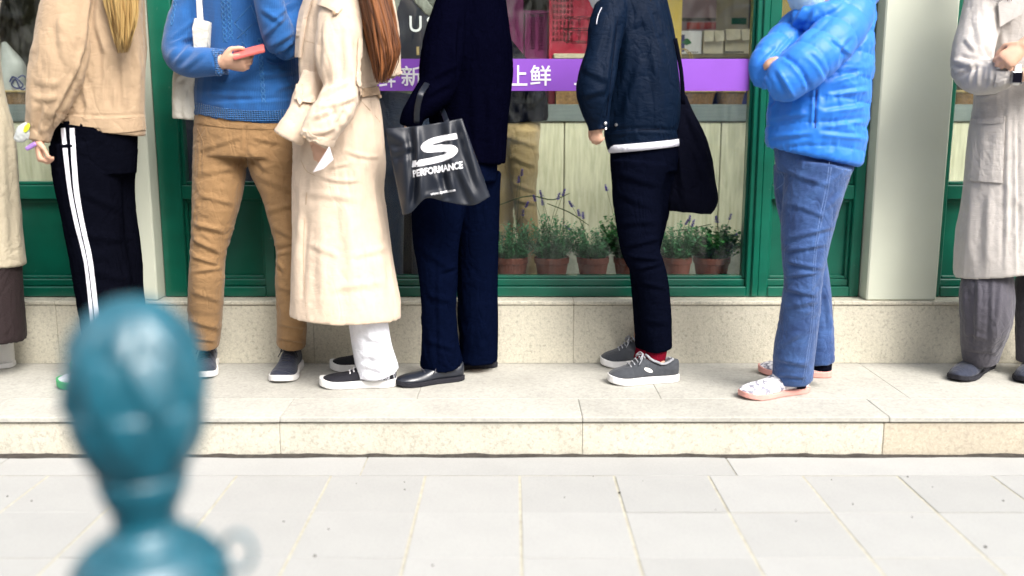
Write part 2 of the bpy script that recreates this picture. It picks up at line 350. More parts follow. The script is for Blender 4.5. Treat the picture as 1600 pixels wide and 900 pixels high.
def window(x0, x1, panel=True, left_stile=0.05, right_stile=0.05, label=None):
    zb = PT+0.002
    fr = []
    fr.append((x0, x0+left_stile, YF, YG+0.03, zb, ZT)); fr.append((x1-right_stile, x1, YF, YG+0.03, zb, ZT))
    a, b = x0+left_stile-0.001, x1-right_stile+0.001
    fr.append((a, b, YF-0.004, YG+0.028, zb+0.001, zb+0.046)); fr.append((a, b, YF+0.018, YG+0.026, zb+0.046, zb+0.078)); fr.append((a, b, YF+0.004, YG+0.028, ZT-0.07, ZT-0.001))
    zlo = zb+0.078
    if panel: fr.append((a, b, YF+0.006, YG+0.026, 0.872, 0.935))
    w = boxes_obj('window', fr, M['green'], shop, bev=0.004)
    # stop beads, mitred by butting
    def bead(p, q, z0, z1, y0=YF+0.026):
        t = 0.014
        boxes_obj('glazing_bead', [(p, p+t, y0, YG+0.022, z0, z1), (q-t, q, y0, YG+0.022, z0, z1), (p+t, q-t, y0+0.001, YG+0.021, z0, z0+t), (p+t, q-t, y0+0.001, YG+0.021, z1-t, z1)], M['green'], w, bev=0.003)
    if panel:
        bead(a, b, zlo, 0.871)
        bm = bmesh.new(); add_box(bm, a, b, YG-0.005, YG+0.02, zlo, 0.871)
        link('panel', bm2me(bm), M['green'], w)
        g0 = 0.936
    else: g0 = zlo
    bead(a, b, g0, ZT-0.072)
    box_obj('pane', (a+0.002, b-0.002, YG-0.003, YG+0.003, g0+0.002, ZT-0.074), M['glass'], w)
    if label: w['label'] = label
    return w, a, b
def xb(px): return XY(px, 450, YF)
MLx0, MLx1, MRx0, MRx1 = xb(416), xb(460), xb(1156), xb(1200)
BL, BR = XL1+0.004, XR0-0.004
window(BL, (MLx0+MLx1)/2-0.016, True, 0.10, 0.05, 'left side light over a green panel')
wc, wa, wb = window((MLx0+MLx1)/2-0.015, (MRx0+MRx1)/2+0.015, False, 0.075, 0.052, 'wide shop window down to the plinth')
window((MRx0+MRx1)/2+0.016, BR, True, 0.045, 0.045, 'right side light over a green panel')
# the fluted post between the wide window and the side lights
for c in ((MLx0+MLx1)/2, (MRx0+MRx1)/2):
    box_obj('mullion_cover', (c-0.014, c+0.014, YF-0.012, YF-0.0005, PT+0.004, ZT-0.002), M['green'], shop, bev=0.004)
window(XL0-2.77, XL0-0.004, True, 0.05, 0.05, 'window bay left of the left pillar')
window(XR1+0.004, XR1+2.77, True, 0.05, 0.05, 'window bay right of the right pillar')
# purple band of vinyl on the outside of the wide window, with white characters
zs0, zs1 = ZY(142, YG), ZY(92, YG)
band = box_obj('vinyl_band', (wa+0.016, wb-0.0145, YG-0.0052, YG-0.0036, zs0, zs1), M['purple'], shop)
for ch, p0, p1, q0, q1 in (('鲜', 592, 618, 104, 137), ('新', 627, 660, 103, 135), ('鲜', 696, 728, 103, 135), ('每', 730, 762, 103, 135), ('上', 797, 824, 102, 134), ('鲜', 828, 861, 102, 134), ('上', 897, 930, 103, 133)):
    text_on_wall('character', ch, XY(p0, 118, YG), XY(p1, 118, YG), ZY(q1, YG), ZY(q0, YG), YG-0.0056, M['white'], band, bold=0.012)

# ================================================================ INSIDE THE WINDOW
M['steel'] = mat('brushed_steel', (0.36, 0.42, 0.42), rough=0.35, metal=0.7, var=0.1, vscale=6, stretch=(1, 1, 20))
M['board'] = mat('pale_wood_board', (0.47, 0.46, 0.32), rough=0.6, var=0.3, vscale=7, stretch=(9, 9, 0.8), col2=(0.72, 0.70, 0.54))
M['ledge'] = stone('grey_ledge', (0.30, 0.31, 0.27), speck=0.25, sscale=90, stain=0.2)
M['pot'] = mat('terracotta', (0.19, 0.045, 0.026), rough=0.8, var=0.2, vscale=11, col2=(0.30, 0.10, 0.07), bump=0.1, bscale=120)
M['soil'] = mat('potting_soil', (0.03, 0.022, 0.015), rough=1, var=0.5, vscale=60, bump=0.6, bscale=150)
M['leaf'] = mat('lavender_leaf', (0.03, 0.16, 0.05), rough=0.6, var=0.4, vscale=30, col2=(0.15, 0.46, 0.22))
M['leaf2'] = mat('dark_leaf', (0.012, 0.11, 0.02), rough=0.5, var=0.4, vscale=30, col2=(0.06, 0.34, 0.08))
M['lav'] = mat('lavender_flower', (0.09, 0.05, 0.46), rough=0.7, var=0.3, vscale=80)
M['stem'] = mat('green_stem', (0.04, 0.07, 0.02), rough=0.7)
M['poster'] = mat('navy_board', (0.004, 0.007, 0.02), rough=0.6, var=0.2)
M['pink'] = mat('pink_plastic', (0.62, 0.035, 0.085), rough=0.4, var=0.08)
M['magenta'] = mat('magenta_plastic', (0.24, 0.03, 0.14), rough=0.4, var=0.08)
M['yellow'] = mat('yellow_banner', (0.85, 0.60, 0.10), rough=0.5, var=0.06)
M['cream'] = mat('cream_card', (0.62, 0.55, 0.40), rough=0.7, var=0.08)
M['brownwood'] = mat('brown_shelf', (0.16, 0.12, 0.06), rough=0.6, var=0.3, vscale=9, stretch=(1, 6, 8))
M['wicker'] = mat('wicker', (0.20, 0.11, 0.04), rough=0.7, var=0.4, vscale=90, bump=0.8, bscale=150)
M['straw'] = mat('straw_rim', (0.45, 0.33, 0.14), rough=0.7, var=0.2, vscale=60)
M['apple'] = mat('red_fruit', (0.42, 0.02, 0.015), rough=0.3, var=0.4, vscale=10)
M['navyblue'] = mat('navy_box', (0.01, 0.02, 0.16), rough=0.5, var=0.1)
M['printgreen'] = mat('print_green', (0.01, 0.16, 0.05), rough=0.6)
M['mauve'] = mat('grey_mauve_plastic', (0.36, 0.25, 0.29), rough=0.5, var=0.1)
M['black'] = mat('black_card', (0.008, 0.008, 0.008), rough=0.6)
YB = 4.80
zc0, zc1 = ZY(190, YB), ZY(163, YB)
cnt = empty('display_counter', (0, YB, 0.15), 'long counter behind the windows with pale boards and a steel edge', 'counter')
bx = -4.1
zbo = ZY(382, YB)
edges = [-4.1, -3.3, -2.62, -1.86]
e = XY(881, 280, YB); edges += [e-0.86*1.0, e, e+0.80, e+1.6, e+2.4, 4.1]
for a, b in zip(edges, edges[1:]):
    box_obj('board', (a+0.0025, b-0.0025, YB, YB+0.03, zbo, zc0-0.004), M['board'], cnt, bev=0.003)
box_obj('steel_edge', (-4.1, 4.1, YB-0.012, YB+0.02, zc0, zc1), M['steel'], cnt, bev=0.004)
box_obj('counter_top', (-4.1, 4.1, YB+0.021, 5.75, zc1-0.05, zc1-0.004), M['brownwood'], cnt, bev=0.003)
box_obj('skirting', (-4.1, 4.1, YB+0.02, YB+0.06, 0.15, zbo-0.002), M['ledge'], cnt)
box_obj('counter_back', (-4.1, 4.1, 5.70, 5.74, 0.15, zc1-0.052), M['brownwood'], cnt)
led = box_obj('window_ledge', (wa, wb, YG+0.035, 4.47, 0.151, 0.452), M['ledge'], None, bev=0.004, base=(0, 4.3, 0.151))
tag(led, 'grey stone ledge inside the wide window under the flower pots', 'ledge')

# potted lavender: pot > rim, soil, foliage, flowers
def leaf_blade(bm, c, d, up, L, w):
    d = d.normalized(); s = d.cross(up)
    if s.length < 1e-3: s = Vector((1, 0, 0))
    s.normalize(); nrm = s.cross(d)
    p = [c, c+d*L*0.35+s*w+nrm*L*0.04, c+d*L+nrm*-L*0.12, c+d*L*0.35-s*w+nrm*L*0.04, c+d*L*0.5+nrm*L*0.02]
    v = [bm.verts.new(q) for q in p]
    for a, b in ((0, 1), (1, 2), (2, 3), (3, 0)): bm.faces.new((v[a], v[b], v[4]))
def pot_plant(px, Y, rpx, hpx, lab, kind, spikes, seed):
    rnd = random.Random(seed); mp = MP(400, Y); c = W(px, 433, Y); c.z = 0.4535; r = rpx*mp; zt = ZY(401, Y)
    t = empty('flower_pot', c, lab, 'potted plant', 'terracotta pots along the window ledge')
    bm = bmesh.new(); h = zt-c.z
    lathe(bm, c.x, c.y, [(c.z+h-0.02, r*0.86), (c.z+h-0.001, r*0.88), (c.z+h, r*0.99), (c.z+h-0.004, r*1.02), (c.z+h-0.028, r*1.0), (c.z+h-0.031, r*0.94), (c.z+h*0.4, r*0.84), (c.z+0.003, r*0.76), (c.z, r*0.74)], 28)
    link('pot', bm2me(bm), M['pot'], t, smooth=False)
    bm = bmesh.new(); lathe(bm, c.x, c.y, [(c.z+h-0.012, r*0.4), (c.z+h-0.016, r*0.87), (c.z+h-0.03, r*0.86)], 18); link('soil', bm2me(bm), M['soil'], t)
    bm = bmesh.new(); top = ZY(433-hpx, Y)-zt
    nst = 150
    for k in range(nst):
        an = rnd.uniform(0, 2*math.pi); rr = r*0.75*math.sqrt(rnd.random()); out = rnd.uniform(0.1, 1.5)
        b0 = Vector((c.x+rr*math.cos(an), c.y+rr*math.sin(an), c.z+h-0.015)); hh = top*rnd.uniform(0.25, 1.0)*(1-.28*out/1.5)
        tip = b0+Vector((math.cos(an)*out*r*0.9, math.sin(an)*out*r*0.7, hh)); nl = int(hh/0.0055)
        for q in range(nl):
            s = (q+0.5)/nl; p = b0.lerp(tip, s)+Vector((0, 0, 0.01*s*(1-s)))
            a2 = rnd.uniform(0, 2*math.pi); d = Vector((math.cos(a2), math.sin(a2), rnd.uniform(0.1, 1.1)))
            leaf_blade(bm, p, d, Vector((0, 0, 1)), rnd.uniform(0.016, 0.032)*(1.25-0.5*s)*(1 if kind == 'leaf' else 1.1), rnd.uniform(0.0034, 0.0062)*(1 if kind == 'leaf' else 1.9))
    fo = link('foliage', bm2me(bm), M[kind], t); fo['kind'] = 'stuff'
    for (fx, fy) in spikes:
        p1 = W(fx, fy, Y+rnd.uniform(-0.03, 0.03)); p0 = Vector((c.x+rnd.uniform(-.4, .4)*r, c.y, c.z+h)); mid = p0.lerp(p1, 0.55)+Vector((rnd.uniform(-.012, .012), 0, 0.015))
        bm = bmesh.new(); tube(bm, [(p0, 0.0012, 0.0012), (mid, 0.0011, 0.0011), (p1, 0.0009, 0.0009)], 5, 4); st = link('flower_stalk', bm2me(bm), M['stem'], t)
        bm = bmesh.new(); ax = (p1-mid).normalized()
        for q in range(22):
            s = q/22; pp = p1+ax*(-0.012+0.036*s); a2 = q*2.4; d = Vector((math.cos(a2), math.sin(a2), 0.6))
            leaf_blade(bm, pp, d, ax, 0.015*(1.15-0.6*s), 0.0058)
        link('flower_head', bm2me(bm), M['lav'], st)
pot_plant(800, 4.34, 25, 96, 'terracotta pot of bushy grey green lavender beside the black coat', 'leaf', [(815, 272), (810, 283), (822, 322), (817, 335)], 1)
pot_plant(862, 4.34, 27, 108, 'terracotta pot with the tallest pale green bush, second from the black coat', 'leaf', [(880, 303), (872, 309), (846, 305), (848, 318), (836, 312)], 2)
pot_plant(926, 4.35, 25, 92, 'terracotta pot of round green bush just left of the dark trousers', 'leaf', [(905, 335), (911, 339), (889, 358), (893, 321)], 3)
pot_plant(984, 4.36, 26, 118, 'terracotta pot of dark leafy plant behind the black trouser legs', 'leaf2', [(948, 296)], 4)
pot_plant(1056, 4.33, 24, 96, 'terracotta pot just right of the dark trousers with flat green plant', 'leaf', [(1077, 344), (1072, 349), (1082, 351)], 5)
pot_plant(1111, 4.35, 28.5, 92, 'terracotta pot nearest the right window post with dark green plant', 'leaf2', [(1140, 341), (1149, 368), (1120, 345)], 6)
# thin dark twigs leaning through the planting
for nm, pts in (('twig', [(775, 322), (830, 306), (865, 312), (890, 302)]), ('twig', [(855, 318), (890, 332), (920, 352)]), ('twig', [(1045, 362), (1080, 357), (1112, 350)])):
    bm = bmesh.new(); P = [W(a, b, 4.40) for a, b in pts]; tube(bm, [(P[0], .002, .002)]+[(p, .0028, .0028) for p in P[1:-1]]+[(P[-1], .0015, .0015)], 6, 4)
    lo = P[0].copy()
    o = link('twig', bm2me(bm), M['stem'], None, base=lo)
    tag(o, {775: 'long thin twig leaning left among the lavender near the black coat', 855: 'short twig crossing behind the second lavender pot', 1045: 'thin twig lying over the plants right of the dark trousers'}[pts[0][0]], 'twig')

# dark partition in the window's left part, and a hanging board with letters before it
pb = box_obj('partition', (XY(268, 100, 4.78), XY(690, 100, 4.78), 4.765, 4.79, 0.152, 2.3), M['poster'], None, base=(XY(480, 100, 4.78), 4.77, 0.152))
tag(pb, 'black partition behind the window glass, left of the navy coat', 'partition')
sb_ = empty('sign_board', (XY(650, 60, 4.36), 4.36, ZY(96, 4.36)), 'dark navy hanging board with white letters beside the navy coat shoulder', 'sign board')
box_obj('board_panel', (XY(585, 60, 4.36), XY(715, 60, 4.36), 4.36, 4.375, ZY(96, 4.36), 2.2), M['poster'], sb_, bev=.002)
for px in (600, 700): box_obj('hanger', (XY(px, 60, 4.36), XY(px, 60, 4.36)+.006, 4.364, 4.37, 2.2005, ZT+0.02), M['black'], sb_)
text_on_wall('letter', 'U', XY(640, 38, 4.36), XY(659, 38, 4.36), ZY(50, 4.36), ZY(25, 4.36), 4.3585, M['white'], sb_, bold=0.008)
text_on_wall('letter', 'S', XY(667, 38, 4.36), XY(686, 38, 4.36), ZY(50, 4.36), ZY(25, 4.36), 4.3585, M['white'], sb_, bold=0.008)
box_obj('gold_mark', (XY(651, 80, 4.36), XY(655, 80, 4.36), 4.357, 4.3595, ZY(86, 4.36), ZY(73, 4.36)), M['straw'], sb_)

# pink crates with slotted fronts
def slot_crate(px0, px1, py0, py1, Y, m, nx, nz, lab, g0=None, depth=0.3):
    x0, x1, z0, z1 = XY(px0, 40, Y), XY(px1, 40, Y), ZY(py1, Y), ZY(py0, Y)
    t = empty('plastic_crate', ((x0+x1)/2, Y, z0), lab, 'crate', 'plastic crates on the counter')
    boxes_obj('crate_body', [(x0, x0+.01, Y+.008, Y+depth, z0, z1), (x1-.01, x1, Y+.008, Y+depth, z0, z1), (x0+.01, x1-.01, Y+.008, Y+depth-.01, z0, z0+.01), (x0+.01, x1-.01, Y+depth-.01, Y+depth, z0, z1), (x0-.004, x1+.004, Y-.004, Y+.012, z1-.012, z1+.002)], m, t)
    bs = []; a, b, c, d = (x0, x1, z0, z1)
    if g0: a, b, c, d = XY(g0[0], 40, Y), XY(g0[1], 40, Y), ZY(g0[3], Y), ZY(g0[2], Y)
    if g0: bs += [(x0, a, Y, Y+.006, z0, z1-.013), (b, x1, Y, Y+.006, z0, z1-.013), (a, b, Y, Y+.006, z0, c), (a, b, Y, Y+.006, d, z1-.013)]
    for i in range(nx+1):
        xc = a+(b-a)*i/nx; bs.append((xc-(b-a)/nx*.22, xc+(b-a)/nx*.22, Y+.0005, Y+.0062, c+.0005, d-.0005))
    for k in range(nz+1):
        zz = c+(d-c)*k/nz; bs.append((a+.0005, b-.0005, Y+.001, Y+.0066, zz-(d-c)/nz*.2, zz+(d-c)/nz*.2))
    boxes_obj('slotted_front', bs, m, t)
    return t
zc = zc1
slot_crate(858, 935, -70, 163, 5.0, M['pink'], 6, 11, 'red pink crate with square slots, left of the navy jacket', (862, 896, -30, 66))
slot_crate(820, 856, 17, 163, 5.04, M['magenta'], 2, 12, 'small dull magenta crate with long slots beside the red one', (826, 852, 22, 78))
slot_crate(768, 818, -90, 163, 5.02, M['magenta'], 1, 1, 'plain magenta tub next to the black coat shoulder', (780, 781, 0, 1))
o = box_obj('tray', (XY(864, 90, 4.9), XY(940, 90, 4.9), 4.83, 4.98, ZY(92, 4.85), ZY(84, 4.85)), M['cream'], None, bev=0.003, base=(XY(900, 90, 4.9), 4.9, ZY(92, 4.85)))
tag(o, 'white tray lying just above the purple band left of the navy jacket', 'tray')
o = boxes_obj('tray_stand', [(XY(868, 130, 4.9), XY(936, 130, 4.9), 4.84, 4.97, zc-0.002, ZY(92.5, 4.85))], M['wicker'], None, base=(XY(900, 120, 4.9), 4.9, zc))
tag(o, 'brown basket box under the white tray on the counter', 'basket')
# wire basket
bm = bmesh.new()
c0 = W(905, 45, 4.93)
for py, w in ((28, 20), (46, 24), (66, 21)):
    P = []
    for k in range(17):
        an = 2*math.pi*k/16; p = W(905, py, 4.93); P.append((p+Vector((math.cos(an)*w*.0034, math.sin(an)*w*.0024, 0)), .002, .002))
    tube(bm, P, 6, 1)
for k in range(8):
    an = 2*math.pi*k/8
    tube(bm, [(W(905, py, 4.93)+Vector((math.cos(an)*w*.0034, math.sin(an)*w*.0024, 0)), .0016, .0016) for py, w in ((28, 20), (46, 24), (66, 21))], 5, 3)
o = link('wire_basket', bm2me(bm), M['black'], None, base=W(905, 66, 4.93)); tag(o, 'dark round wire basket before the red pink crate', 'basket')
# right part: yellow banner, shelf, boxes
o = box_obj('banner', (XY(1010, 40, 4.96), XY(1065, 40, 4.96), 4.96, 4.98, zc1-0.003, 2.4), M['yellow'], None, base=(XY(1047, 40, 4.96), 4.96, zc1)); tag(o, 'upright bright yellow banner right of the navy jacket', 'banner')
o = box_obj('banner', (XY(1205, 40, 5.0), XY(1330, 40, 5.0), 5.0, 5.03, zc1-0.003, 2.4), M['yellow'], None, base=(XY(1260, 40, 5.0), 5.0, zc1)); tag(o, 'olive yellow banner behind the blue puffer jacket', 'banner')
box_obj('print', (XY(1238, 10, 4.99), XY(1247, 10, 4.99), 4.995, 4.999, ZY(14, 4.99), ZY(-12, 4.99)), M['white'], o)
zsh = ZY(84, 5.0)
sh = empty('shelf_unit', (XY(1115, 85, 5.0), 5.0, zc1), 'brown shelf standing on the counter behind the purple band', 'shelf')
box_obj('shelf_board', (XY(1064, 85, 5.0), XY(1190, 85, 5.0), 5.0, 5.35, zsh-.022, zsh), M['brownwood'], sh, bev=.002)
boxes_obj('shelf_leg', [(XY(1066, 85, 5.0), XY(1066, 85, 5.0)+.02, 5.02, 5.33, zc1-.003, zsh-.023)], M['brownwood'], sh)
boxes_obj('shelf_leg', [(XY(1186, 85, 5.0), XY(1186, 85, 5.0)+.02, 5.02, 5.33, zc1-.003, zsh-.023)], M['brownwood'], sh)
def carton(px0, px1, py0, py1, Y, d, lab, m='cream', z0=None, cat='box', flaps=False):
    x0, x1 = XY(px0, 60, Y), XY(px1, 60, Y); z1 = ZY(py0, Y); zb = z0 if z0 is not None else ZY(py1, Y)
    t = empty('carton', ((x0+x1)/2, Y+d/2, zb), lab, cat)
    box_obj('carton_body', (x0, x1, Y, Y+d, zb+.001, z1), M[m], t, bev=.003)
    if flaps:
        bm = bmesh.new()
        for a, b in ((x0, x0+(x1-x0)*.48), (x0+(x1-x0)*.52, x1)):
            v = [bm.verts.new(p) for p in ((a, Y-.002, z1), (b, Y-.002, z1), (b-.004, Y-.035, z1-.055), (a+.003, Y-.03, z1-.06), (a, Y-.005, z1+.001), (b, Y-.005, z1+.001), (b-.004, Y-.037, z1-.054), (a+.003, Y-.032, z1-.059))]
            for f in ((0, 1, 2, 3), (4, 7, 6, 5), (0, 4, 5, 1), (1, 5, 6, 2), (2, 6, 7, 3), (3, 7, 4, 0)): bm.faces.new([v[i] for i in f])
        link('flap', bm2me(bm), M[m], t)
    return t, x0, x1, Y, zb, z1
t, x0, x1, Y, z0, z1 = carton(1064, 1097, 48, 84, 5.04, .16, 'white carton with green leaf print on the brown shelf', 'white', zsh)
bm = bmesh.new(); tube(bm, [(Vector((x0+.006, Y-.001, z0+.06)), .004, .0012), (Vector((x0+.03, Y-.001, z0+.064)), .018, .0012), (Vector((x0+.055, Y-.001, z0+.058)), .003, .0012)], 12, 4); link('leaf_print', bm2me(bm), M['printgreen'], t)
box_obj('blue_print', (x0+.0015, x0+.02, Y-.002, Y-.0004, z0+.012, z1-.02), M['navyblue'], t)
bs = [(x0+.03+i*.011, x0+.036+i*.011, Y-.0014, Y-.0003, z0+.007, z0+.014) for i in range(6)]; boxes_obj('small_print', bs, M['black'], t)
t, x0, x1, Y, z0, z1 = carton(1099, 1131, 48, 84, 5.03, .2, 'open cream carton in the middle of the brown shelf', 'cream', zsh, flaps=True)
t, x0, x1, Y, z0, z1 = carton(1133, 1180, 46, 84, 5.03, .2, 'open cream carton at the right end of the brown shelf', 'cream', zsh, flaps=True)
bs = [(x0+.004+i*.009, x0+.010+i*.009, Y-.0014, Y-.0003, z0+.007, z0+.015) for i in range(11)]; boxes_obj('small_print', bs, M['black'], t)
carton(1124, 1175, 77, 163, 5.06, .2, 'dark navy box under the shelf above the purple band', 'navyblue', zc1-.003)
t, x0, x1, Y, z0, z1 = carton(1064, 1118, -30, 46, 5.22, .12, 'grey mauve crate behind the leaf print carton', 'mauve', zsh)
box_obj('dark_band', (x0+.001, x1-.001, Y-.003, Y-.0005, ZY(33, Y), ZY(28, Y)), M['black'], t); box_obj('red_band', (x0+.03, x1-.001, Y-.003, Y-.0005, ZY(46, Y)+.001, ZY(35, Y)), M['apple'], t)
t.name = 'storage_crate'
o = box_obj('price_card', (XY(1117, 20, 5.26), XY(1170, 20, 5.26), 5.26, 5.275, zsh+.001, ZY(-60, 5.26)), M['cream'], None, base=(XY(1140, 20, 5.26), 5.26, zsh)); tag(o, 'tall cream card standing behind the open cartons', 'card')
box_obj('green_print', (XY(1143, 34, 5.26), XY(1166, 34, 5.26), 5.257, 5.2595, ZY(38, 5.26), ZY(28, 5.26)), M['printgreen'], o)
# wicker trays of fruit on the counter
def wicker_tray(px0, px1, lab, fruit):
    Y = 4.9; x0, x1 = XY(px0, 150, Y), XY(px1, 150, Y); z0 = zc1-.003; h = ZY(143, 4.86)-z0
    t = empty('wicker_basket', ((x0+x1)/2, Y, z0), lab, 'basket', 'wicker baskets on the counter')
    bm = bmesh.new(); cx = (x0+x1)/2; hw = (x1-x0)/2
    tube(bm, [(Vector((cx, Y, z0)), hw*.82, .05), (Vector((cx, Y, z0+h*.5)), hw*.9, .058), (Vector((cx, Y, z0+h*.95)), hw, .066)], 28, 3, power=.6); link('basket_body', bm2me(bm), M['wicker'], t)
    bm = bmesh.new(); P = []
    for k in range(33):
        an = 2*math.pi*k/32; ca, sa = math.cos(an), math.sin(an); P.append((Vector((cx+math.copysign(abs(ca)**.6, ca)*hw, Y+math.copysign(abs(sa)**.6, sa)*.068, z0+h)), .006, .006))
    tube(bm, P, 7, 1); link('rim', bm2me(bm), M['straw'], t)
    for k in range(fruit):
        bm = bmesh.new(); bmesh.ops.create_uvsphere(bm, u_segments=14, v_segments=10, radius=.03)
        for v in bm.verts:
            r = math.hypot(v.co.x, v.co.y); v.co.z *= .92; v.co.z -= .012*max(0, 1-r/.016) if v.co.z > 0 else 0
            v.co += Vector((x0+.05+k*.055, Y+random.uniform(-.015, .015), z0+h+.008))
        f = link('fruit', bm2me(bm), M['apple'], None, smooth=True, base=(x0+.05+k*.055, Y, z0+h-.02))
        tag(f, ('red round fruit in the wicker basket, the one next to the navy jacket', 'red round fruit in the wicker basket, the one nearer the green post')[k], 'fruit', 'red fruit in the wicker basket')
wicker_tray(1062, 1117, 'wicker basket of red fruit right of the navy jacket', 2)
wicker_tray(1119, 1162, 'wicker basket with straw rim next to the green window post', 0)
wicker_tray(1476, 1560, 'wicker basket behind the grey coat in the right window', 0)
wicker_tray(0, 46, 'wicker basket under the white plastic bag in the left window', 0)
bm = bmesh.new()
for d in (0, .012): tube(bm, [(W(1060, 98, 4.9)+Vector((d, 0, 0)), .0025, .0025), (W(1064, 76, 4.9)+Vector((d, 0, 0)), .0025, .0025), (W(1070, 78, 4.9)+Vector((d, 0, 0)), .0025, .0025), (W(1078, 142, 4.9)+Vector((d, 0, 0)), .0025, .0025)], 6, 5)
o = link('basket_handle', bm2me(bm), M['straw'], None, base=W(1078, 142, 4.9)); tag(o, 'thin straw carrying handle standing up beside the navy jacket', 'handle')
o.name = 'carrying_loop'; o['category'] = 'loop'
# white plastic bag with a blue squiggle in the left window
bm = bmesh.new(); tube(bm, [(W(14, 152, 4.92), .10, .05), (W(14, 128, 4.92), .095, .06), (W(18, 105, 4.92), .075, .05), (W(12, 84, 4.92), .04, .03), (W(6, 66, 4.92), .012, .012)], 26, 5)
M['plastic'] = mat('thin_white_plastic', (0.45, 0.47, 0.46), rough=0.4, var=0.1, bump=0.5, bscale=40)
bagp = link('plastic_bag', bm2me(bm), M['plastic'], None, smooth=True, base=W(14, 152, 4.92)); tag(bagp, 'white plastic bag with blue scribble in the left window', 'plastic bag')
bm = bmesh.new()
for P in ([(15, 128), (20, 120), (30, 126), (36, 134), (26, 138), (18, 132), (24, 124), (34, 140), (40, 138)], [(28, 122), (36, 118), (40, 121)]):
    tube(bm, [(W(a, b, 4.862), .0035, .0012) for a, b in P], 6, 4)
link('scribble', bm2me(bm), M['navyblue'], bagp)
# ================================================================ PEOPLE: builders
def remesh(bm, voxel, smooth):
    me = bpy.data.meshes.new('tmp'); bmesh.ops.recalc_face_normals(bm, faces=bm.faces[:]); bm.to_mesh(me); bm.free()
    o = bpy.data.objects.new('tmp', me); COL.objects.link(o)
    r = o.modifiers.new('r', 'REMESH'); r.mode = 'VOXEL'; r.voxel_size = voxel
    if smooth:
        s = o.modifiers.new('s', 'SMOOTH'); s.factor = 0.5; s.iterations = smooth
    out = bpy.data.meshes.new_from_object(o.evaluated_get(bpy.context.evaluated_depsgraph_get()))
    bpy.data.objects.remove(o); bpy.data.meshes.remove(me); return out
def get_co(me):
    a = np.empty(len(me.vertices)*3); me.vertices.foreach_get('co', a); return a.reshape(-1, 3)
def get_no(me):
    a = np.empty(len(me.vertices)*3); me.vertices.foreach_get('normal', a); return a.reshape(-1, 3)
def set_co(me, co): me.vertices.foreach_set('co', co.ravel()); me.update()
def crease_field(px, py, creases):
    """folds drawn as strokes: (x1,y1,x2,y2,width px,height mm[,bow px]); a ridge with a hollow on its lower side"""
    h = np.zeros(len(px))
    for c in creases:
        x1, y1, x2, y2, w, a = c[:6]; bow = c[6] if len(c) > 6 else 0.0
        dx, dy = x2-x1, y2-y1; L = math.hypot(dx, dy)
        s = ((px-x1)*dx+(py-y1)*dy)/(L*L); d = ((px-x1)*-dy+(py-y1)*dx)/L
        d = d-bow*4*s*(1-s); w = w*0.66
        e = np.clip(np.minimum(s+0.12, 1.12-s)/0.35, 0, 1); e = e*e*(3-2*e)
        h += a*0.001*e*(np.exp(-(d/w)**2)-0.75*np.exp(-((d-1.5*w)/w)**2))
    return h
def cloth_disp(co, no, creases=(), noise=()):
    px, py = project(co); view = co-np.array([0, 0, CZ]); view /= np.linalg.norm(view, axis=1)[:, None]
    front = np.clip(-(no*view).sum(1)*1.6, 0, 1); h = np.zeros(len(co))
    if creases: h += crease_field(px, py, creases)*front*np.clip((no[:, 2]+.75)*3, 0, 1)
    for n in noise:
        amp, fr, seed, ridged = n[:4]; p = co*np.array(fr)
        wv = np.stack([vnoise(co*6+3, seed+50), vnoise(co*6+13, seed+51), vnoise(co*6+23, seed+52)], 1)*1.3
        v = fbm(p+wv, seed)
        if ridged:
            k = min(fr); p = co*np.array(fr)*np.where(np.array(fr) > k*1.2, 1.9, 1.15)+wv*.8; p = p+np.roll(p, 1, axis=1)*np.array([.25, 0, .45])
            u = fbm(p, seed); r = np.abs(2*u-1); v = np.clip(1-r*3.2, -.35, 1)*.8-1.0*np.exp(-(np.abs(2*fbm(p+.35, seed)-1)/.05)**2)*.35
            mk = np.clip((vnoise(co*5.5, seed+77)-.25)*2.2, 0, 1); v = v*mk+.5*(2*fbm(co*np.array(fr)*.8, seed+9)-1)
        else: v = 2*v-1
        if len(n) > 4 and n[4] is not None: v = v*np.exp(-((py-n[4][0])/n[4][1])**2)
        h += amp*0.001*v
    return co+no*h[:, None]
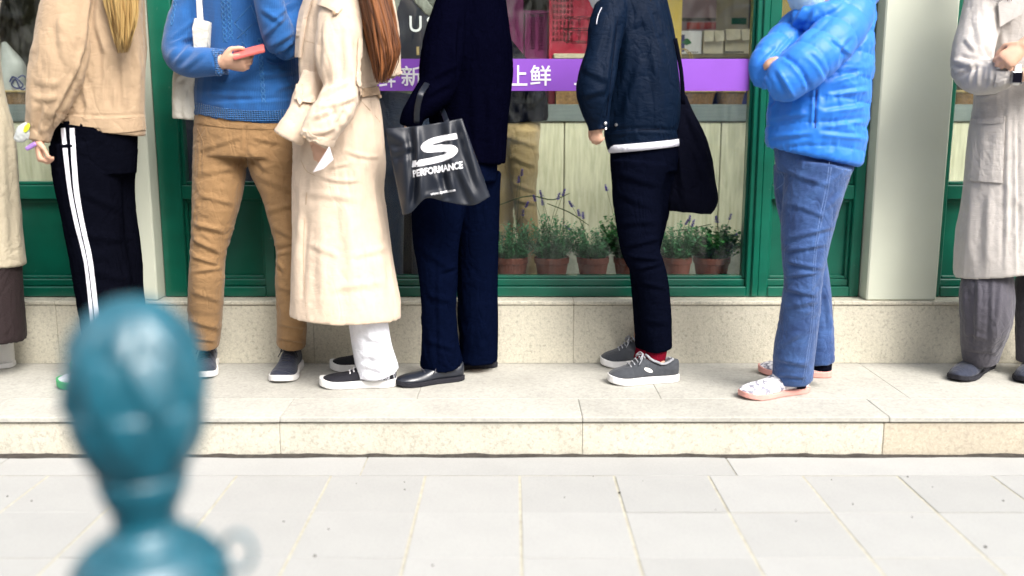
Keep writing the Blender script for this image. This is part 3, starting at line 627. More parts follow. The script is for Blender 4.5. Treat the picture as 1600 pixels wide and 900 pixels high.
class Person:
    def __init__(s, px, Y, label, group='people queueing outside the shop', z=0.15):
        s.Y = Y; p = W(px, 600, Y); s.root = empty('person', (p.x, Y, z), label, 'person', group); s.inner = []; s.vox = 0.009
        s.extra = []
    def rows(s, spec):
        out = []
        for r in spec:
            px, py, dY, w = r[:4]; ratio = r[4] if len(r) > 4 else 0.95
            Y = s.Y+dY; a = w/2*MP(py, Y); out.append((W(px, py, Y), a, a*ratio))
        return out
    def cloth(s, name, m, limbs, voxel=0.006, smooth=2, creases=(), noise=(), post=None, inner=True, power=None, label=None, sub=5):
        bm = bmesh.new()
        for spec in limbs:
            rw = s.rows(spec); tube(bm, rw, 24, sub, power=power or 1.0)
            if inner: s.inner.append([(c, max(a*0.68, 0.012), max(b*0.68, 0.012)) for c, a, b in rw])
        me = remesh(bm, voxel, smooth); co, no = get_co(me), get_no(me)
        co = cloth_disp(co, no, creases, noise); set_co(me, co)
        if post: no = get_no(me); set_co(me, post(s, co, no))
        me2 = me.copy(); o = link(name, me, m, s.root, smooth=True)
        if label: o['label'] = label
        o_bvh = BVHTree.FromPolygons([tuple(v.co) for v in me2.vertices], [tuple(p.vertices) for p in me2.polygons])
        bpy.data.meshes.remove(me2); return o, o_bvh
    def head(s, px, py, dY, face, h=0.225, tilt=0.0, neck=None):
        c = W(px, py, s.Y+dY); f = Vector(face).normalized(); z = Vector((0, 0, 1)); r = f.cross(z).normalized(); k = h/0.225
        P = lambda a, b, d: c+f*(a*k)+r*(b*k)+z*(d*k)
        B = [[(P(-.01, 0, .112), .02, .02), (P(-.01, 0, .098), .05*k, .06*k), (P(-.008, 0, .05), .074*k, .092*k), (P(-.002, 0, 0), .074*k, .094*k), (P(.01, 0, -.05), .062*k, .078*k), (P(.022, 0, -.09), .042*k, .055*k), (P(.03, 0, -.112), .018*k, .026*k)]]
        bmB = f
        s.extra.append((B[0], f))
        s.extra.append(([(P(.088, 0, .015), .008*k, .008*k), (P(.102, 0, -.018), .012*k, .012*k), (P(.108, 0, -.036), .014*k, .014*k), (P(.088, 0, -.044), .012*k, .008*k)], r))   # nose
        for q in (-1, 1):
            s.extra.append(([(P(-.005, q*.072, .02), .006, .014*k), (P(-.012, q*.082, .008), .008, .02*k), (P(-.004, q*.076, -.028), .006, .012*k)], f))   # ears
            s.extra.append(([(P(.074, q*.03-.018, .03), .006, .006), (P(.082, q*.03, .034), .009, .008), (P(.074, q*.03+.018, .03), .006, .006)], z))  # brow
        s.extra.append(([(P(.08, -.024, -.066), .005, .004), (P(.09, 0, -.066), .007, .008), (P(.08, .024, -.066), .005, .004)], z))   # lips
        if neck: 
            n = W(neck[0], neck[1], s.Y+neck[2]); s.extra.append(([(c+f*-.005-z*.06, .052, .058), (c.lerp(n, .6)-z*.03, .05, .055), (n, .062, .062), (n-z*.08, .09, .08)], None))
        for q in (-1, 1):
            bm = bmesh.new(); bmesh.ops.create_uvsphere(bm, u_segments=12, v_segments=8, radius=.0115*k)
            for v in bm.verts: v.co += P(.0765, q*.031, .016)
            link('eye', bm2me(bm), M['eye'], s.root, smooth=True)
        return c, f, r
    def hand(s, wrist, fwd, pn, thumb, L=0.185, curl=((.25, .35, .25),)*4, tc=(.2, .3), spread=0.06, forearm=None):
        f = Vector(fwd).normalized(); n = Vector(pn); n = (n-f*n.dot(f)).normalized(); sd = f.cross(n)
        if sd.dot(Vector(thumb)) < 0: sd = -sd
        k = L/0.185; w = Vector(wrist)
        if forearm is not None: s.extra.append(([(Vector(forearm), .036, .036), (w-f*.02, .029, .024), (w+f*.012, .028, .021)], n))
        s.extra.append(([(w-f*.012, .027*k, .020*k), (w+f*.02*k, .031*k, .019*k), (w+f*.06*k, .040*k, .017*k), (w+f*.092*k, .041*k, .0145*k), (w+f*.104*k, .034*k, .011*k)], n))
        Ls = (.068, .076, .071, .056); R = (.0090, .0093, .0088, .0078)
        for i in range(4):
            off = (1.5-i)*.0203*k; b = w+f*(.092+(-.004, .003, 0, -.008)[i])*k+sd*off; d = (f+sd*(1.5-i)*spread).normalized(); cl = curl[i % len(curl)]
            rows = [(b-f*.012, R[i]*k, R[i]*k), (b, R[i]*1.08*k, R[i]*1.04*k)]; p = b.copy(); ang = 0
            for j, fr in enumerate((.44, .31, .25)):
                ang += cl[j]; dd = (d*math.cos(ang)+n*math.sin(ang)).normalized()
                mid = p+dd*(Ls[i]*fr*.5*k); rows.append((mid, R[i]*(.95-.09*j)*k, R[i]*(.95-.09*j)*k)); p = p+dd*(Ls[i]*fr*k)
                rows.append((p, R[i]*((1.0-.09*j) if j < 2 else .55)*k, R[i]*((1.0-.09*j) if j < 2 else .5)*k))
            s.extra.append((rows, sd))
        b = w+f*.022*k+sd*.026*k; d1 = (f*.62+sd*.70+n*(.25+tc[0])).normalized(); d2 = (f*.9+sd*(.35-tc[1])+n*(.2+tc[0])).normalized()
        p1 = b+d1*.040*k; p2 = p1+d2*.034*k; p3 = p2+(d2+f*.1-sd*tc[1]*.5).normalized()*.026*k
        s.extra.append(([(b-d1*.012, .014*k, .014*k), (b+d1*.02, .0145*k, .0135*k), (p1, .0112*k, .0108*k), (p1.lerp(p2, .5), .0100*k, .0098*k), (p2, .0105*k, .0098*k), (p2.lerp(p3, .6), .0092*k, .0082*k), (p3, .005*k, .0045*k)], n))
        return f, n, sd
    def foot(s, heel, toe, ankle):
        h, t = Vector(heel), Vector(toe); d = (t-h)
        s.inner.append([(Vector(ankle)+Vector((0, 0, .1)), .027, .027), (Vector(ankle), .026, .027), (h.lerp(t, .22)+Vector((0, 0, .05)), .022, .024)])
        s.extra.append(([(h.lerp(t, .14)+Vector((0, 0, .04)), .016, .018), (h.lerp(t, .35)+Vector((0, 0, .04)), .02, .02), (h.lerp(t, .65)+Vector((0, 0, .03)), .024, .008), (h.lerp(t, .85)+Vector((0, 0, .026)), .016, .006)], Vector((0, 0, 1))))
    def finish(s, voxel=None):
        bm = bmesh.new()
        for r in s.inner: tube(bm, r, 14, 3)
        for r, B in s.extra: tube(bm, r, 12, 4, B=B)
        me = remesh(bm, voxel or s.vox, 2)
        link('body', me, M['skin'], s.root, smooth=True)

def ray_hit(bvh, px, py):
    d = Vector(ray(px, py)).normalized(); h = bvh.ray_cast(Vector((0, 0, CZ)), d)
    return (h[0], h[1] if h[1].dot(d) < 0 else -h[1]) if h[0] is not None else (None, None)
def ribbon(name, parent, m, bvh, pts, w, lift=0.002, th=0.002, steps=6, m_label=None):
    """a strip of cloth sewn on: pts px polyline (optionally (x,y,w)); follows the surface under it"""
    A = cr(np.array([[p[0], p[1], (p[2] if len(p) > 2 else w)] for p in pts], float), steps); bm = bmesh.new(); prev = None
    for i in range(len(A)):
        t = A[min(i+1, len(A)-1), :2]-A[max(i-1, 0), :2]; t = t/(np.linalg.norm(t)+1e-9); nrm = np.array([-t[1], t[0]]); row = []
        last = None
        for u in (-.5, -.17, .17, .5):
            q = A[i, :2]+nrm*A[i, 2]*u; h, n = ray_hit(bvh, *q)
            if h is None:
                if last is None: row.append(None); continue
                h, n = last
            last = (h, n); row.append((h+n*lift, h+n*(lift+th)))
        if None in row:
            good = [r for r in row if r]; 
            if not good: prev = None; continue
            row = [r if r else good[0] for r in row]
        if prev is not None and max((row[k][0]-prev[2][k][0]).length for k in range(4)) > 0.2: prev = None
        vb = [bm.verts.new(a) for a, b in row]; vt = [bm.verts.new(b) for a, b in row]
        if prev:
            pb, pt, _ = prev
            for k in range(3): bm.faces.new((pt[k], pt[k+1], vt[k+1], vt[k]))
            bm.faces.new((pb[0], pt[0], vt[0], vb[0])); bm.faces.new((pb[3], vb[3], vt[3], pt[3]))
        prev = (vb, vt, row)
    return link(name, bm2me(bm), m, parent, smooth=False)
def piping(name, parent, m, bvh, lines, r=0.0016, lift=0.0, steps=5, kind=None):
    bm = bmesh.new()
    for pts in lines:
        A = cr(np.array(pts, float), steps); rows = []
        for x, y in A:
            h, n = ray_hit(bvh, x, y)
            if h is None or (rows and (h-rows[-1][0]).length > 0.05):
                if len(rows) > 1: tube(bm, rows, 6, 1)
                rows = []
                if h is None: continue
            rows.append((h+n*lift, r, r))
        if len(rows) > 1: tube(bm, rows, 6, 1)
    if not bm.verts: bm.free(); return None
    o = link(name, bm2me(bm), m, parent, smooth=True); o['kind'] = 'stuff'
    return o
def patch(name, parent, m, bvh, poly, lift=0.003, th=0.003, n=14):
    """flap or pocket: quad in px (tl, tr, br, bl) laid on the surface"""
    (x0, y0), (x1, y1), (x2, y2), (x3, y3) = poly; bm = bmesh.new(); g = []; last = None
    for j in range(n+1):
        v = j/n; row = []
        for i in range(n+1):
            u = i/n; x = (x0*(1-u)+x1*u)*(1-v)+(x3*(1-u)+x2*u)*v; y = (y0*(1-u)+y1*u)*(1-v)+(y3*(1-u)+y2*u)*v
            h, nn = ray_hit(bvh, x, y)
            if h is None: h, nn = last if last else (W(x, y, 3.6), Vector((0, -1, 0)))
            last = (h, nn); row.append((bm.verts.new(h+nn*(lift+th)), bm.verts.new(h+nn*(lift*0.2-0.002))))
        g.append(row)
    for j in range(n):
        for i in range(n): bm.faces.new((g[j][i][0], g[j][i+1][0], g[j+1][i+1][0], g[j+1][i][0]))
    for j in range(n):
        bm.faces.new((g[j][0][0], g[j+1][0][0], g[j+1][0][1], g[j][0][1])); bm.faces.new((g[j][n][0], g[j][n][1], g[j+1][n][1], g[j+1][n][0]))
        bm.faces.new((g[0][j][0], g[0][j][1], g[0][j+1][1], g[0][j+1][0])); bm.faces.new((g[n][j][0], g[n][j+1][0], g[n][j+1][1], g[n][j][1]))
    return link(name, bm2me(bm), m, parent, smooth=False)
def drape_text(name, body, parent, m, bvh, o, ux, uy, bold=0.0, lift=0.0015, me=None):
    """flat print: origin px, baseline vector px over the whole width, up vector px over the whole height"""
    me = me or text_mesh(body, 1.0, bold, 0.0)
    bm = bmesh.new(); bm.from_mesh(me); bmesh.ops.triangulate(bm, faces=bm.faces[:]); bmesh.ops.subdivide_edges(bm, edges=[e for e in bm.edges if e.calc_length() > .12], cuts=2); bm.to_mesh(me); bm.free()
    co = get_co(me); mn, mx = co.min(0), co.max(0); out = np.empty_like(co)
    for i, c in enumerate(co):
        u = (c[0]-mn[0])/(mx[0]-mn[0]); v = (c[1]-mn[1])/(mx[1]-mn[1]); x = o[0]+ux[0]*u+uy[0]*v; y = o[1]+ux[1]*u+uy[1]*v
        h, n = ray_hit(bvh, x, y)
        if h is None: h, n = W(x, y, 3.5), Vector((0, -1, 0))
        out[i] = h+n*lift
    set_co(me, out); return link(name, me, m, parent)

def shoe(person, heel, toe, mu, ms, width=0.098, hh=0.075, sole=0.022, laces=None, tongue=None, kind='sneaker', label=None, toe_h=0.045, inst=0.075, logo=None, sole_name='sole', nl=5, sh=0.0):
    h, t = Vector(heel), Vector(toe); d = t-h; d.z = 0; L = d.length; d.normalize(); s = Vector((-d.y, d.x, 0)); z0 = h.z
    P = lambda u, y, z: h+d*(u*L)+s*y+Vector((0, 0, z))
    us = [0, .02, .06, .13, .22, .32, .42, .52, .62, .72, .82, .9, .96, .99, 1.0]
    wd = [.30, .46, .60, .68, .70, .70, .72, .80, .92, 1.0, .98, .84, .60, .36, .16]
    def ht(u):
        u = u-sh*min(1.0, max(0.0, (1-u)/.3)) if u > sh else 0.0
        if u < .3: return hh-(.012*math.sin(math.pi*u/.3) if kind != 'boot' else 0)
        q = min(1, (u-.3)/.42); top = hh+(inst-hh)*min(1, (u-.3)/.06) if u < .36 else inst
        e = 1-q; return toe_h+(top-toe_h)*(e*e*(3-2*e)) if u < .72 else toe_h*math.sqrt(max(.04, 1-((u-.72)/.29)**2*.72))
    def spring(u): return .012*max(0, (u-.78)/.22)**1.6+.003*max(0, (.1-u)/.1)
    def pw(u):      # the quarter stands upright round the ankle, the toe box is rounded
        k = max(0.0, min(1.0, (.56-u)/.2)); k = k*k*(3-2*k); return .75-.45*k, .8-.35*k, k
    bm = bmesh.new(); rings = []
    for u, w in zip(us, wd):
        hw = w*width/2; top = ht(u); zb = sole*.75+spring(u); r = []
        for k in range(13):
            a = math.pi*k/12; ca, sa = math.cos(a), math.sin(a); pc, ps, kk = pw(u); pinch = 1-(.12+.1*kk)*(sa**2)
            r.append(bm.verts.new(P(u, math.copysign(abs(ca)**pc, ca)*hw*pinch, zb+(top-zb)*abs(sa)**ps)))
        for k in (9, 6, 3): r.append(bm.verts.new(P(u, (k-6)/6*hw*.9*-1 if False else math.cos(math.pi*(1-(k-.0)/12))*hw*.9, zb-.004)))
        rings.append(r)
    for a, b in zip(rings, rings[1:]):
        for k in range(16): bm.faces.new((a[k], a[(k+1) % 16], b[(k+1) % 16], b[k]))
    bm.faces.new(rings[0]); bm.faces.new(rings[-1])
    me = bm2me(bm); up = link('shoe', me, mu, person.root, smooth=True)
    sb = up.modifiers.new('sub', 'SUBSURF'); sb.levels = 1; sb.render_levels = 2
    if label: up['label'] = label
    bm = bmesh.new(); rings = []
    for u, w in zip(us, wd):
        hw = w*width/2+.004; z1 = sole+spring(u); zb = spring(u)
        rings.append([bm.verts.new(P(u, y, z)) for y, z in ((-hw*.96, zb), (-hw*1.02, zb+.004), (-hw, z1), (-hw*.8, z1+.002), (hw*.8, z1+.002), (hw, z1), (hw*1.02, zb+.004), (hw*.96, zb))])
    for a, b in zip(rings, rings[1:]):
        for k in range(8): bm.faces.new((a[k], a[(k+1) % 8], b[(k+1) % 8], b[k]))
    bm.faces.new(rings[0]); bm.faces.new(rings[-1]); so = link(sole_name, bm2me(bm), ms, up, smooth=False)
    sm = so.modifiers.new('b', 'BEVEL'); sm.width = .002; sm.segments = 1
    if kind != 'boot':   # padded collar
        bm = bmesh.new(); rw = []
        for k in range(21):
            a = 2*math.pi*k/20; u = .18+sh*.8+(.155+sh*.3)*math.cos(a); rw.append((P(u, .031*math.sin(a)*(width/.098), ht(max(0.0, min(u, .335+sh)))+.001+(.006 if u > .3 else 0)), .0052, .0052))
        tube(bm, rw, 8, 1); link('collar', bm2me(bm), tongue or mu, up, smooth=True)
    if laces:
        for k in range(nl):
            u = .40+sh*.9+.20*k/(nl-1); bm = bmesh.new(); hw = .020+.002*k; zt = ht(u)+.0025
            tube(bm, [(P(u-.012, -hw, zt-.008), .0026, .0022), (P(u, -hw*.4, zt+.001), .003, .0022), (P(u+.006, hw*.4, zt+.001), .003, .0022), (P(u-.008, hw, zt-.008), .0026, .0022)], 6, 3)
            link('lace', bm2me(bm), laces, up, smooth=True)
        bm = bmesh.new(); u = .385+sh; zt = ht(u)+.006
        for q in (-1, 1):
            tube(bm, [(P(u, 0, zt), .0025, .0025), (P(u+.03, q*.02, zt+.006), .0026, .0026), (P(u+.075, q*.032, zt-.012), .0026, .0026), (P(u+.05, q*.018, zt-.004), .0026, .0026), (P(u, 0, zt), .0025, .0025)], 6, 4)
            tube(bm, [(P(u, 0, zt), .002, .002), (P(u+.05, q*.03, zt-.012), .002, .002), (P(u+.10, q*.042, zt-.032), .002, .002)], 6, 4)
        link('lace_bow', bm2me(bm), laces, up, smooth=True)
    if logo:
        for q in (-1, 1):
            bm = bmesh.new(); ring = []; cen = None
            def sp(du, dz):
                u = logo[1]+du/L; uu = max(0, min(1, u)); w = float(np.interp(uu, us, wd))*width/2; zb = sole*.75; top = ht(uu); f = min(1, max(0, (dz-zb)/(top-zb)))
                pc, ps, kk = pw(uu); a = math.asin(min(1, f**(1/ps))); return P(u, q*(abs(math.cos(a))**pc*w*(1-(.12+.1*kk)*math.sin(a)**2)+.002), dz)
            for k in range(20):
                a = 2*math.pi*k/20; ex, ez = math.cos(a)*.018, math.sin(a)*.0105; ring.append(bm.verts.new(sp(ex+ez*.5, logo[2]+ez+ex*.25)))
            c = bm.verts.new(sp(0, logo[2]))
            for k in range(20): bm.faces.new((ring[k], ring[(k+1) % 20], c))
            link('oval_badge', bm2me(bm), logo[0], up)
    return up, P, ht
def locks(name, parent, m, L_curve, R_curve, Y, n, dspread, w0, seed, wave=3.0, end_jit=0.25):
    """long hair as many tapered locks between two px outlines"""
    rnd = random.Random(seed); bm = bmesh.new(); Lc = cr(np.array(L_curve, float), 8); Rc = cr(np.array(R_curve, float), 8); Lc = Lc[np.linspace(0, len(Lc)-1, 15).astype(int)]; Rc = Rc[np.linspace(0, len(Rc)-1, 15).astype(int)]
    for k in range(n):
        u = rnd.random(); dy = rnd.uniform(-dspread, dspread)*(1-abs(2*u-1)**2*.8)-dspread*.9*(1-abs(2*u-1)**2); end = 1-end_jit*rnd.random()**1.5; ph = rnd.uniform(0, 6.28); wv = rnd.uniform(.3, 1)*wave; rows = []
        N = 13; u2 = min(1, max(0, u+rnd.uniform(-.18, .18)))
        for i in range(N):
            s = i/(N-1)*end; j = s*14; a = int(min(13, j)); fr = j-a; uu = u+(u2-u)*s
            l = Lc[a]*(1-fr)+Lc[a+1]*fr; r = Rc[a]*(1-fr)+Rc[a+1]*fr; q = l*(1-uu)+r*uu
            ww = w0*(.75+.5*math.sin(s*3))*(1-.8*max(0, (i/(N-1)-.7)/.3))
            c = W(q[0]+wv*math.sin(s*7+ph), q[1], Y+dy); mp = MP(q[1], Y); rows.append((c, max(.0008, ww*mp/2), max(.0006, ww*mp/5)))
        tube(bm, rows, 6, 1)
    o = link(name, bm2me(bm), m, parent, smooth=True); return o
def hairmat(name, c1, c2, rough=0.42):
    m = mat(name, c1, rough=rough, var=.2, vscale=8, spec=.5); nt = m.node_tree; N = nt.nodes; L = nt.links; b = N['Principled BSDF']
    g = N.new('ShaderNodeNewGeometry'); mx = N.new('ShaderNodeMix'); mx.data_type = 'RGBA'; mx.inputs['A'].default_value = (*c1, 1); mx.inputs['B'].default_value = (*c2, 1)
    L.new(g.outputs['Random Per Island'], mx.inputs['Factor']); L.new(mx.outputs['Result'], b.inputs['Base Color']); return m
def scalp(person, m, c, f, r, k=1.0, back=0.0):
    """short cap of hair over the skull"""
    bm = bmesh.new(); z = Vector((0, 0, 1)); P = lambda a, b, d: c+f*(a*k)+r*(b*k)+z*(d*k)
    tube(bm, [(P(-.012, 0, .128), .02, .02), (P(-.014, 0, .112), .058*k, .072*k), (P(-.018, 0, .07), .083*k, .098*k), (P(-.03, 0, .03), .084*k, .088*k), (P(-.045, 0, -.02-back*.3), .078*k, .068*k), (P(-.06, 0, -.06-back), .06*k, .04*k)], 20, 4, B=f)
    me = remesh(bm, .008, 2); co, no = get_co(me), get_no(me); set_co(me, cloth_disp(co, no, noise=[(5, (60, 60, 18), 5, True)])); return link('hair', me, m, person.root, smooth=True)
def mask_cover(person, m, c, f, r, k=1.0):
    bm = bmesh.new(); z = Vector((0, 0, 1)); P = lambda a, b, d: c+f*(a*k)+r*(b*k)+z*(d*k)
    tube(bm, [(P(.045, 0, .0), .074*k, .064*k), (P(.05, 0, -.025), .074*k, .072*k), (P(.04, 0, -.06), .07*k, .066*k), (P(.035, 0, -.10), .056*k, .052*k), (P(.03, 0, -.124), .03*k, .03*k)], 22, 5, B=f)
    me = remesh(bm, .006, 2); co, no = get_co(me), get_no(me); set_co(me, cloth_disp(co, no, noise=[(1.5, (10, 10, 90), 4, True)])); return link('face_mask', me, m, person.root, smooth=True)
# ================================================================ PEOPLE: who stands where
M['skin'] = mat('skin', (0.55, 0.32, 0.22), rough=0.5, var=0.1, vscale=30, bump=0.05, bscale=250)
M['eye'] = mat('eye_white', (0.7, 0.7, 0.68), rough=0.2)
def fab(name, col, **k):
    a = dict(rough=0.85, var=0.06, vscale=25, bump=0.25, bscale=700, sheen=0.15, wr=(11, .30)); a.update(k); return mat(name, col, **a)
M['tan'] = fab('tan_cotton', (0.36, 0.255, 0.16), wr=(9, .25)); M['trackpant'] = fab('black_track_cloth', (0.0022, 0.0025, 0.005), sheen=0.0, spec=0.0)
M['stripe'] = fab('white_stripe', (0.72, 0.72, 0.80), sheen=0); M['chino'] = fab('camel_chino', (0.25, 0.142, 0.058))
M['trench'] = fab('cream_trench', (0.58, 0.46, 0.352), wr=(9, .17)); M['whitecloth'] = fab('white_denim', (0.74, 0.75, 0.82)); M['navycoat'] = fab('navy_wool', (0.0011, 0.0012, 0.005), sheen=0.0, spec=0.0)
M['navytrouser'] = fab('navy_trouser', (0.0016, 0.0032, 0.0125), sheen=0.0, spec=0.0); M['bomber'] = fab('navy_bomber_nylon', (0.0012, 0.0065, 0.020), rough=0.6, sheen=0, spec=0.08)
M['blackpant'] = fab('black_trouser', (0.0022, 0.003, 0.008), sheen=0, spec=0.0); M['redsock'] = fab('red_sock', (0.15, 0.002, 0.013), sheen=0, spec=.1)
M['puffer'] = mat('blue_nylon', (0.017, 0.165, 0.62), rough=0.48, var=0.05, vscale=12, bump=0.06, bscale=90, sheen=0.1, spec=0.35)
M['greycoat'] = fab('pale_grey_coat', (0.45, 0.42, 0.395), wr=(9, .17)); M['greytrouser'] = fab('dark_grey_cord', (0.062, 0.058, 0.075)); M['beigecoat'] = fab('beige_coat', (0.40, 0.35, 0.255))
M['maroon'] = fab('dark_maroon', (0.012, 0.004, 0.005), sheen=0); M['olive'] = fab('olive_cloth', (0.055, 0.058, 0.035)); M['greyolive'] = fab('grey_green_knit', (0.16, 0.18, 0.13))
M['darkjean'] = fab('dark_jean', (0.006, 0.018, 0.05)); M['khaki'] = fab('khaki', (0.36, 0.26, 0.13)); M['blackcloth'] = fab('black_cloth', (0.0025, 0.003, 0.008), sheen=0, spec=0.03)
M['canvas'] = fab('white_canvas', (0.66, 0.635, 0.56), bscale=500); M['bagblack'] = mat('black_nonwoven', (0.008, 0.011, 0.019), rough=0.42, var=0.15, bump=0.15, bscale=500, spec=0.45)
M['shoenavy'] = fab('navy_suede', (0.012, 0.017, 0.038)); M['shoegrey'] = fab('grey_mesh', (0.040, 0.045, 0.055), bump=.5, bscale=350); M['rubber'] = mat('white_rubber', (0.72, 0.71, 0.70), rough=0.55, var=0.05)
M['rubberpink'] = mat('pink_rubber', (0.62, 0.30, 0.26), rough=0.55); M['leather'] = mat('black_leather', (0.012, 0.015, 0.024), rough=0.3, bump=0.1, bscale=120, coat=0.2); M['shoeblack'] = fab('black_canvas', (0.006, 0.006, 0.012), sheen=0)
M['greenrubber'] = mat('green_rubber', (0.04, 0.36, 0.10), rough=0.5); M['lace_white'] = fab('white_lace', (0.75, 0.75, 0.78)); M['lace_dark'] = fab('dark_lace', (0.02, 0.02, 0.03)); M['lace_grey'] = fab('grey_lace', (0.30, 0.31, 0.34))
M['maskwhite'] = fab('mask_white', (0.75, 0.77, 0.80)); M['maskblue'] = fab('mask_blue', (0.42, 0.62, 0.78)); M['redphone'] = mat('coral_red_case', (0.60, 0.13, 0.115), rough=0.4)
M['screen'] = mat('dark_screen', (0.004, 0.004, 0.01), rough=0.08, coat=0.5); M['button'] = mat('dark_button', (0.02, 0.015, 0.012), rough=0.35); M['sockpale'] = fab('pale_sock', (0.6, 0.48, 0.56))
M['trenchshade'] = fab('shaded_belt_seam_tan', (0.40, 0.28, 0.18)); M['silver'] = mat('silver_zip', (0.6, 0.6, 0.62), rough=0.3, metal=0.9)  # darker tan: seams, buttons, and the cape's shadow put into the belt colour
M['blond'] = hairmat('blond_hair', (0.20, 0.105, 0.025), (0.50, 0.34, 0.13)); M['brownhair'] = hairmat('brown_hair', (0.055, 0.016, 0.005), (0.24, 0.085, 0.025)); M['blackhair'] = hairmat('black_hair', (0.006, 0.005, 0.005), (0.02, 0.014, 0.01)); M['redhair'] = hairmat('auburn_hair', (0.06, 0.012, 0.008), (0.12, 0.03, 0.02))
# denim: a faint twill and paler wear
M['jean'] = fab('blue_denim', (0.010, 0.038, 0.140), var=0.35, vscale=16, col2=(0.032, 0.088, 0.25), wr=(13, .3), bump=0.3, bscale=600); M['jeanseam'] = fab('pale_denim_seam', (0.13, 0.21, 0.42))
# blue knit: fine ribs
def knit(name, col, rib=260.0, strength=0.5):
    m = mat(name, col, rough=0.9, var=0.12, vscale=18, sheen=0.25); nt = m.node_tree; N = nt.nodes; L = nt.links; b = N['Principled BSDF']; tc = [n for n in N if n.type == 'TEX_COORD'][0]
    w = N.new('ShaderNodeTexWave'); w.bands_direction = 'X'; w.inputs['Scale'].default_value = rib/6.283; w.inputs['Distortion'].default_value = 1.2; w.inputs['Detail'].default_value = 2; L.new(tc.outputs['Object'], w.inputs['Vector'])
    w2 = N.new('ShaderNodeTexWave'); w2.bands_direction = 'Z'; w2.inputs['Scale'].default_value = rib/5; w2.inputs['Distortion'].default_value = 2.5; L.new(tc.outputs['Object'], w2.inputs['Vector'])
    ad = N.new('ShaderNodeMath'); ad.operation = 'ADD'; L.new(w.outputs['Fac'], ad.inputs[0]); L.new(w2.outputs['Fac'], ad.inputs[1])
    bp = N.new('ShaderNodeBump'); bp.inputs['Strength'].default_value = strength; bp.inputs['Distance'].default_value = 0.004; L.new(ad.outputs[0], bp.inputs['Height']); L.new(bp.outputs[0], b.inputs['Normal'])
    src = b.inputs['Base Color'].links[0].from_socket; r_ = N.new('ShaderNodeMapRange'); r_.inputs['To Min'].default_value = 1.25-.55*strength; r_.inputs['To Max'].default_value = 1.15; L.new(w.outputs['Fac'], r_.inputs['Value'])
    mx = N.new('ShaderNodeMix'); mx.data_type = 'RGBA'; mx.blend_type = 'MULTIPLY'; mx.inputs['Factor'].default_value = 1; L.new(src, mx.inputs['A']); L.new(r_.outputs[0], mx.inputs['B']); L.new(mx.outputs['Result'], b.inputs['Base Color']); return m
M['knit'] = knit('blue_knit', (0.004, 0.074, 0.25), 330, 0.3); M['knitrib'] = knit('blue_knit_rib', (0.006, 0.095, 0.29), 215, 1.0); M['cable'] = knit('blue_cable', (0.01, 0.12, 0.33), 500, 0.5)
Z15 = 0.150

# ---- 0: cut off by the left edge
p = Person(-20, 3.80, 'person at the left edge in long beige coat, dark trousers and white shoe')
p.cloth('coat', M['beigecoat'], [[(-50, -60, 0, 90, .8), (-56, -30, 0, 110, .6), (-54, 60, 0, 100, .62), (-40, 170, 0, 100, .65), (-35, 200, 0, 108, .65), (-31, 300, 0, 116, .68), (-28, 411, 0, 132, .7)], [(-95, -20, -.05, 56), (-105, 60, -.08, 56), (-105, 140, -.1, 50), (-95, 215, -.12, 38)], [(-28, -20, .02, 46), (-26, 60, -.02, 44), (-26, 115, -.05, 42), (-42, 135, -.14, 40)]], creases=[(20, 190, 30, 400, 8, 7), (2, 210, 8, 400, 9, 6)], noise=[(5, (14, 14, 2), 1, True)], voxel=.009)
p.cloth('trousers', M['maroon'], [[(-10, 380, 0, 78, .9), (-10, 450, 0, 84), (-12, 527, 0, 98)], [(-60, 380, .05, 70), (-62, 530, .05, 80)]], noise=[(5, (14, 14, 4), 2, True)], voxel=.009)
hp = G(24, 572, Z15); shoe(p, hp, hp+Vector((-.25, -.06, 0)), M['rubber'], M['rubber'], kind='boot', hh=.125, inst=.12, sole=.02)
hp2 = hp+Vector((-.16, .08, 0)); shoe(p, hp2, hp2+Vector((-.25, -.06, 0)), M['rubber'], M['rubber'], kind='boot', hh=.125, inst=.12)
c, f, r = p.head(-50, -150, 0, (-1, -.2, 0), neck=(-50, -70, 0)); scalp(p, M['blackhair'], c, f, r); p.finish()

# ---- 1: tan jacket, track trousers, long fair hair
p = Person(160, 3.64, 'person with long fair hair in tan jacket and black trousers with white side stripes')
jk, bv = p.cloth('jacket', M['tan'], [
    [(150, -75, 0, 60, .85), (150, -50, 0, 130, .6), (150, -20, 0, 140, .6), (152, 30, 0, 136, .62), (156, 100, 0, 140, .62), (156, 165, 0, 138, .64), (155, 188, 0, 142, .66), (154, 203, 0, 143, .66)],
    [(122, -42, -.03, 70), (108, 10, -.08, 80), (99, 60, -.12, 84, .85), (86, 120, -.14, 80, .85), (73, 165, -.15, 60), (62, 196, -.15, 42), (59, 220, -.15, 34)],
    [(190, -40, .05, 60), (203, 30, .10, 46), (206, 95, .13, 42), (190, 140, .16, 40), (150, 160, .18, 38)]],
    creases=[(147, -10, 136, 80, 7, -12), (136, 75, 122, 118, 6, -14), (122, 118, 84, 188, 6, -14), (150, 15, 170, 90, 8, 8, 4), (160, 60, 166, 130, 7, 7), (168, 100, 167, 165, 5, -6), (190, 90, 196, 170, 7, 6), (210, 60, 214, 170, 8, 6, -3), (60, 165, 55, 205, 6, -8), (70, 170, 62, 212, 5, 9), (50, 120, 96, 128, 10, 4, 6), (52, 150, 92, 150, 8, 5, 5), (95, 20, 110, 110, 12, 6, 6), (130, 130, 138, 172, 7, 6), (85, 174, 226, 178, 3.5, -5, 5), (180, 130, 178, 170, 5, 5)],
    noise=[(5, (9, 9, 5), 1, True), (1.5, (40, 40, 30), 2, True)], voxel=.0065)
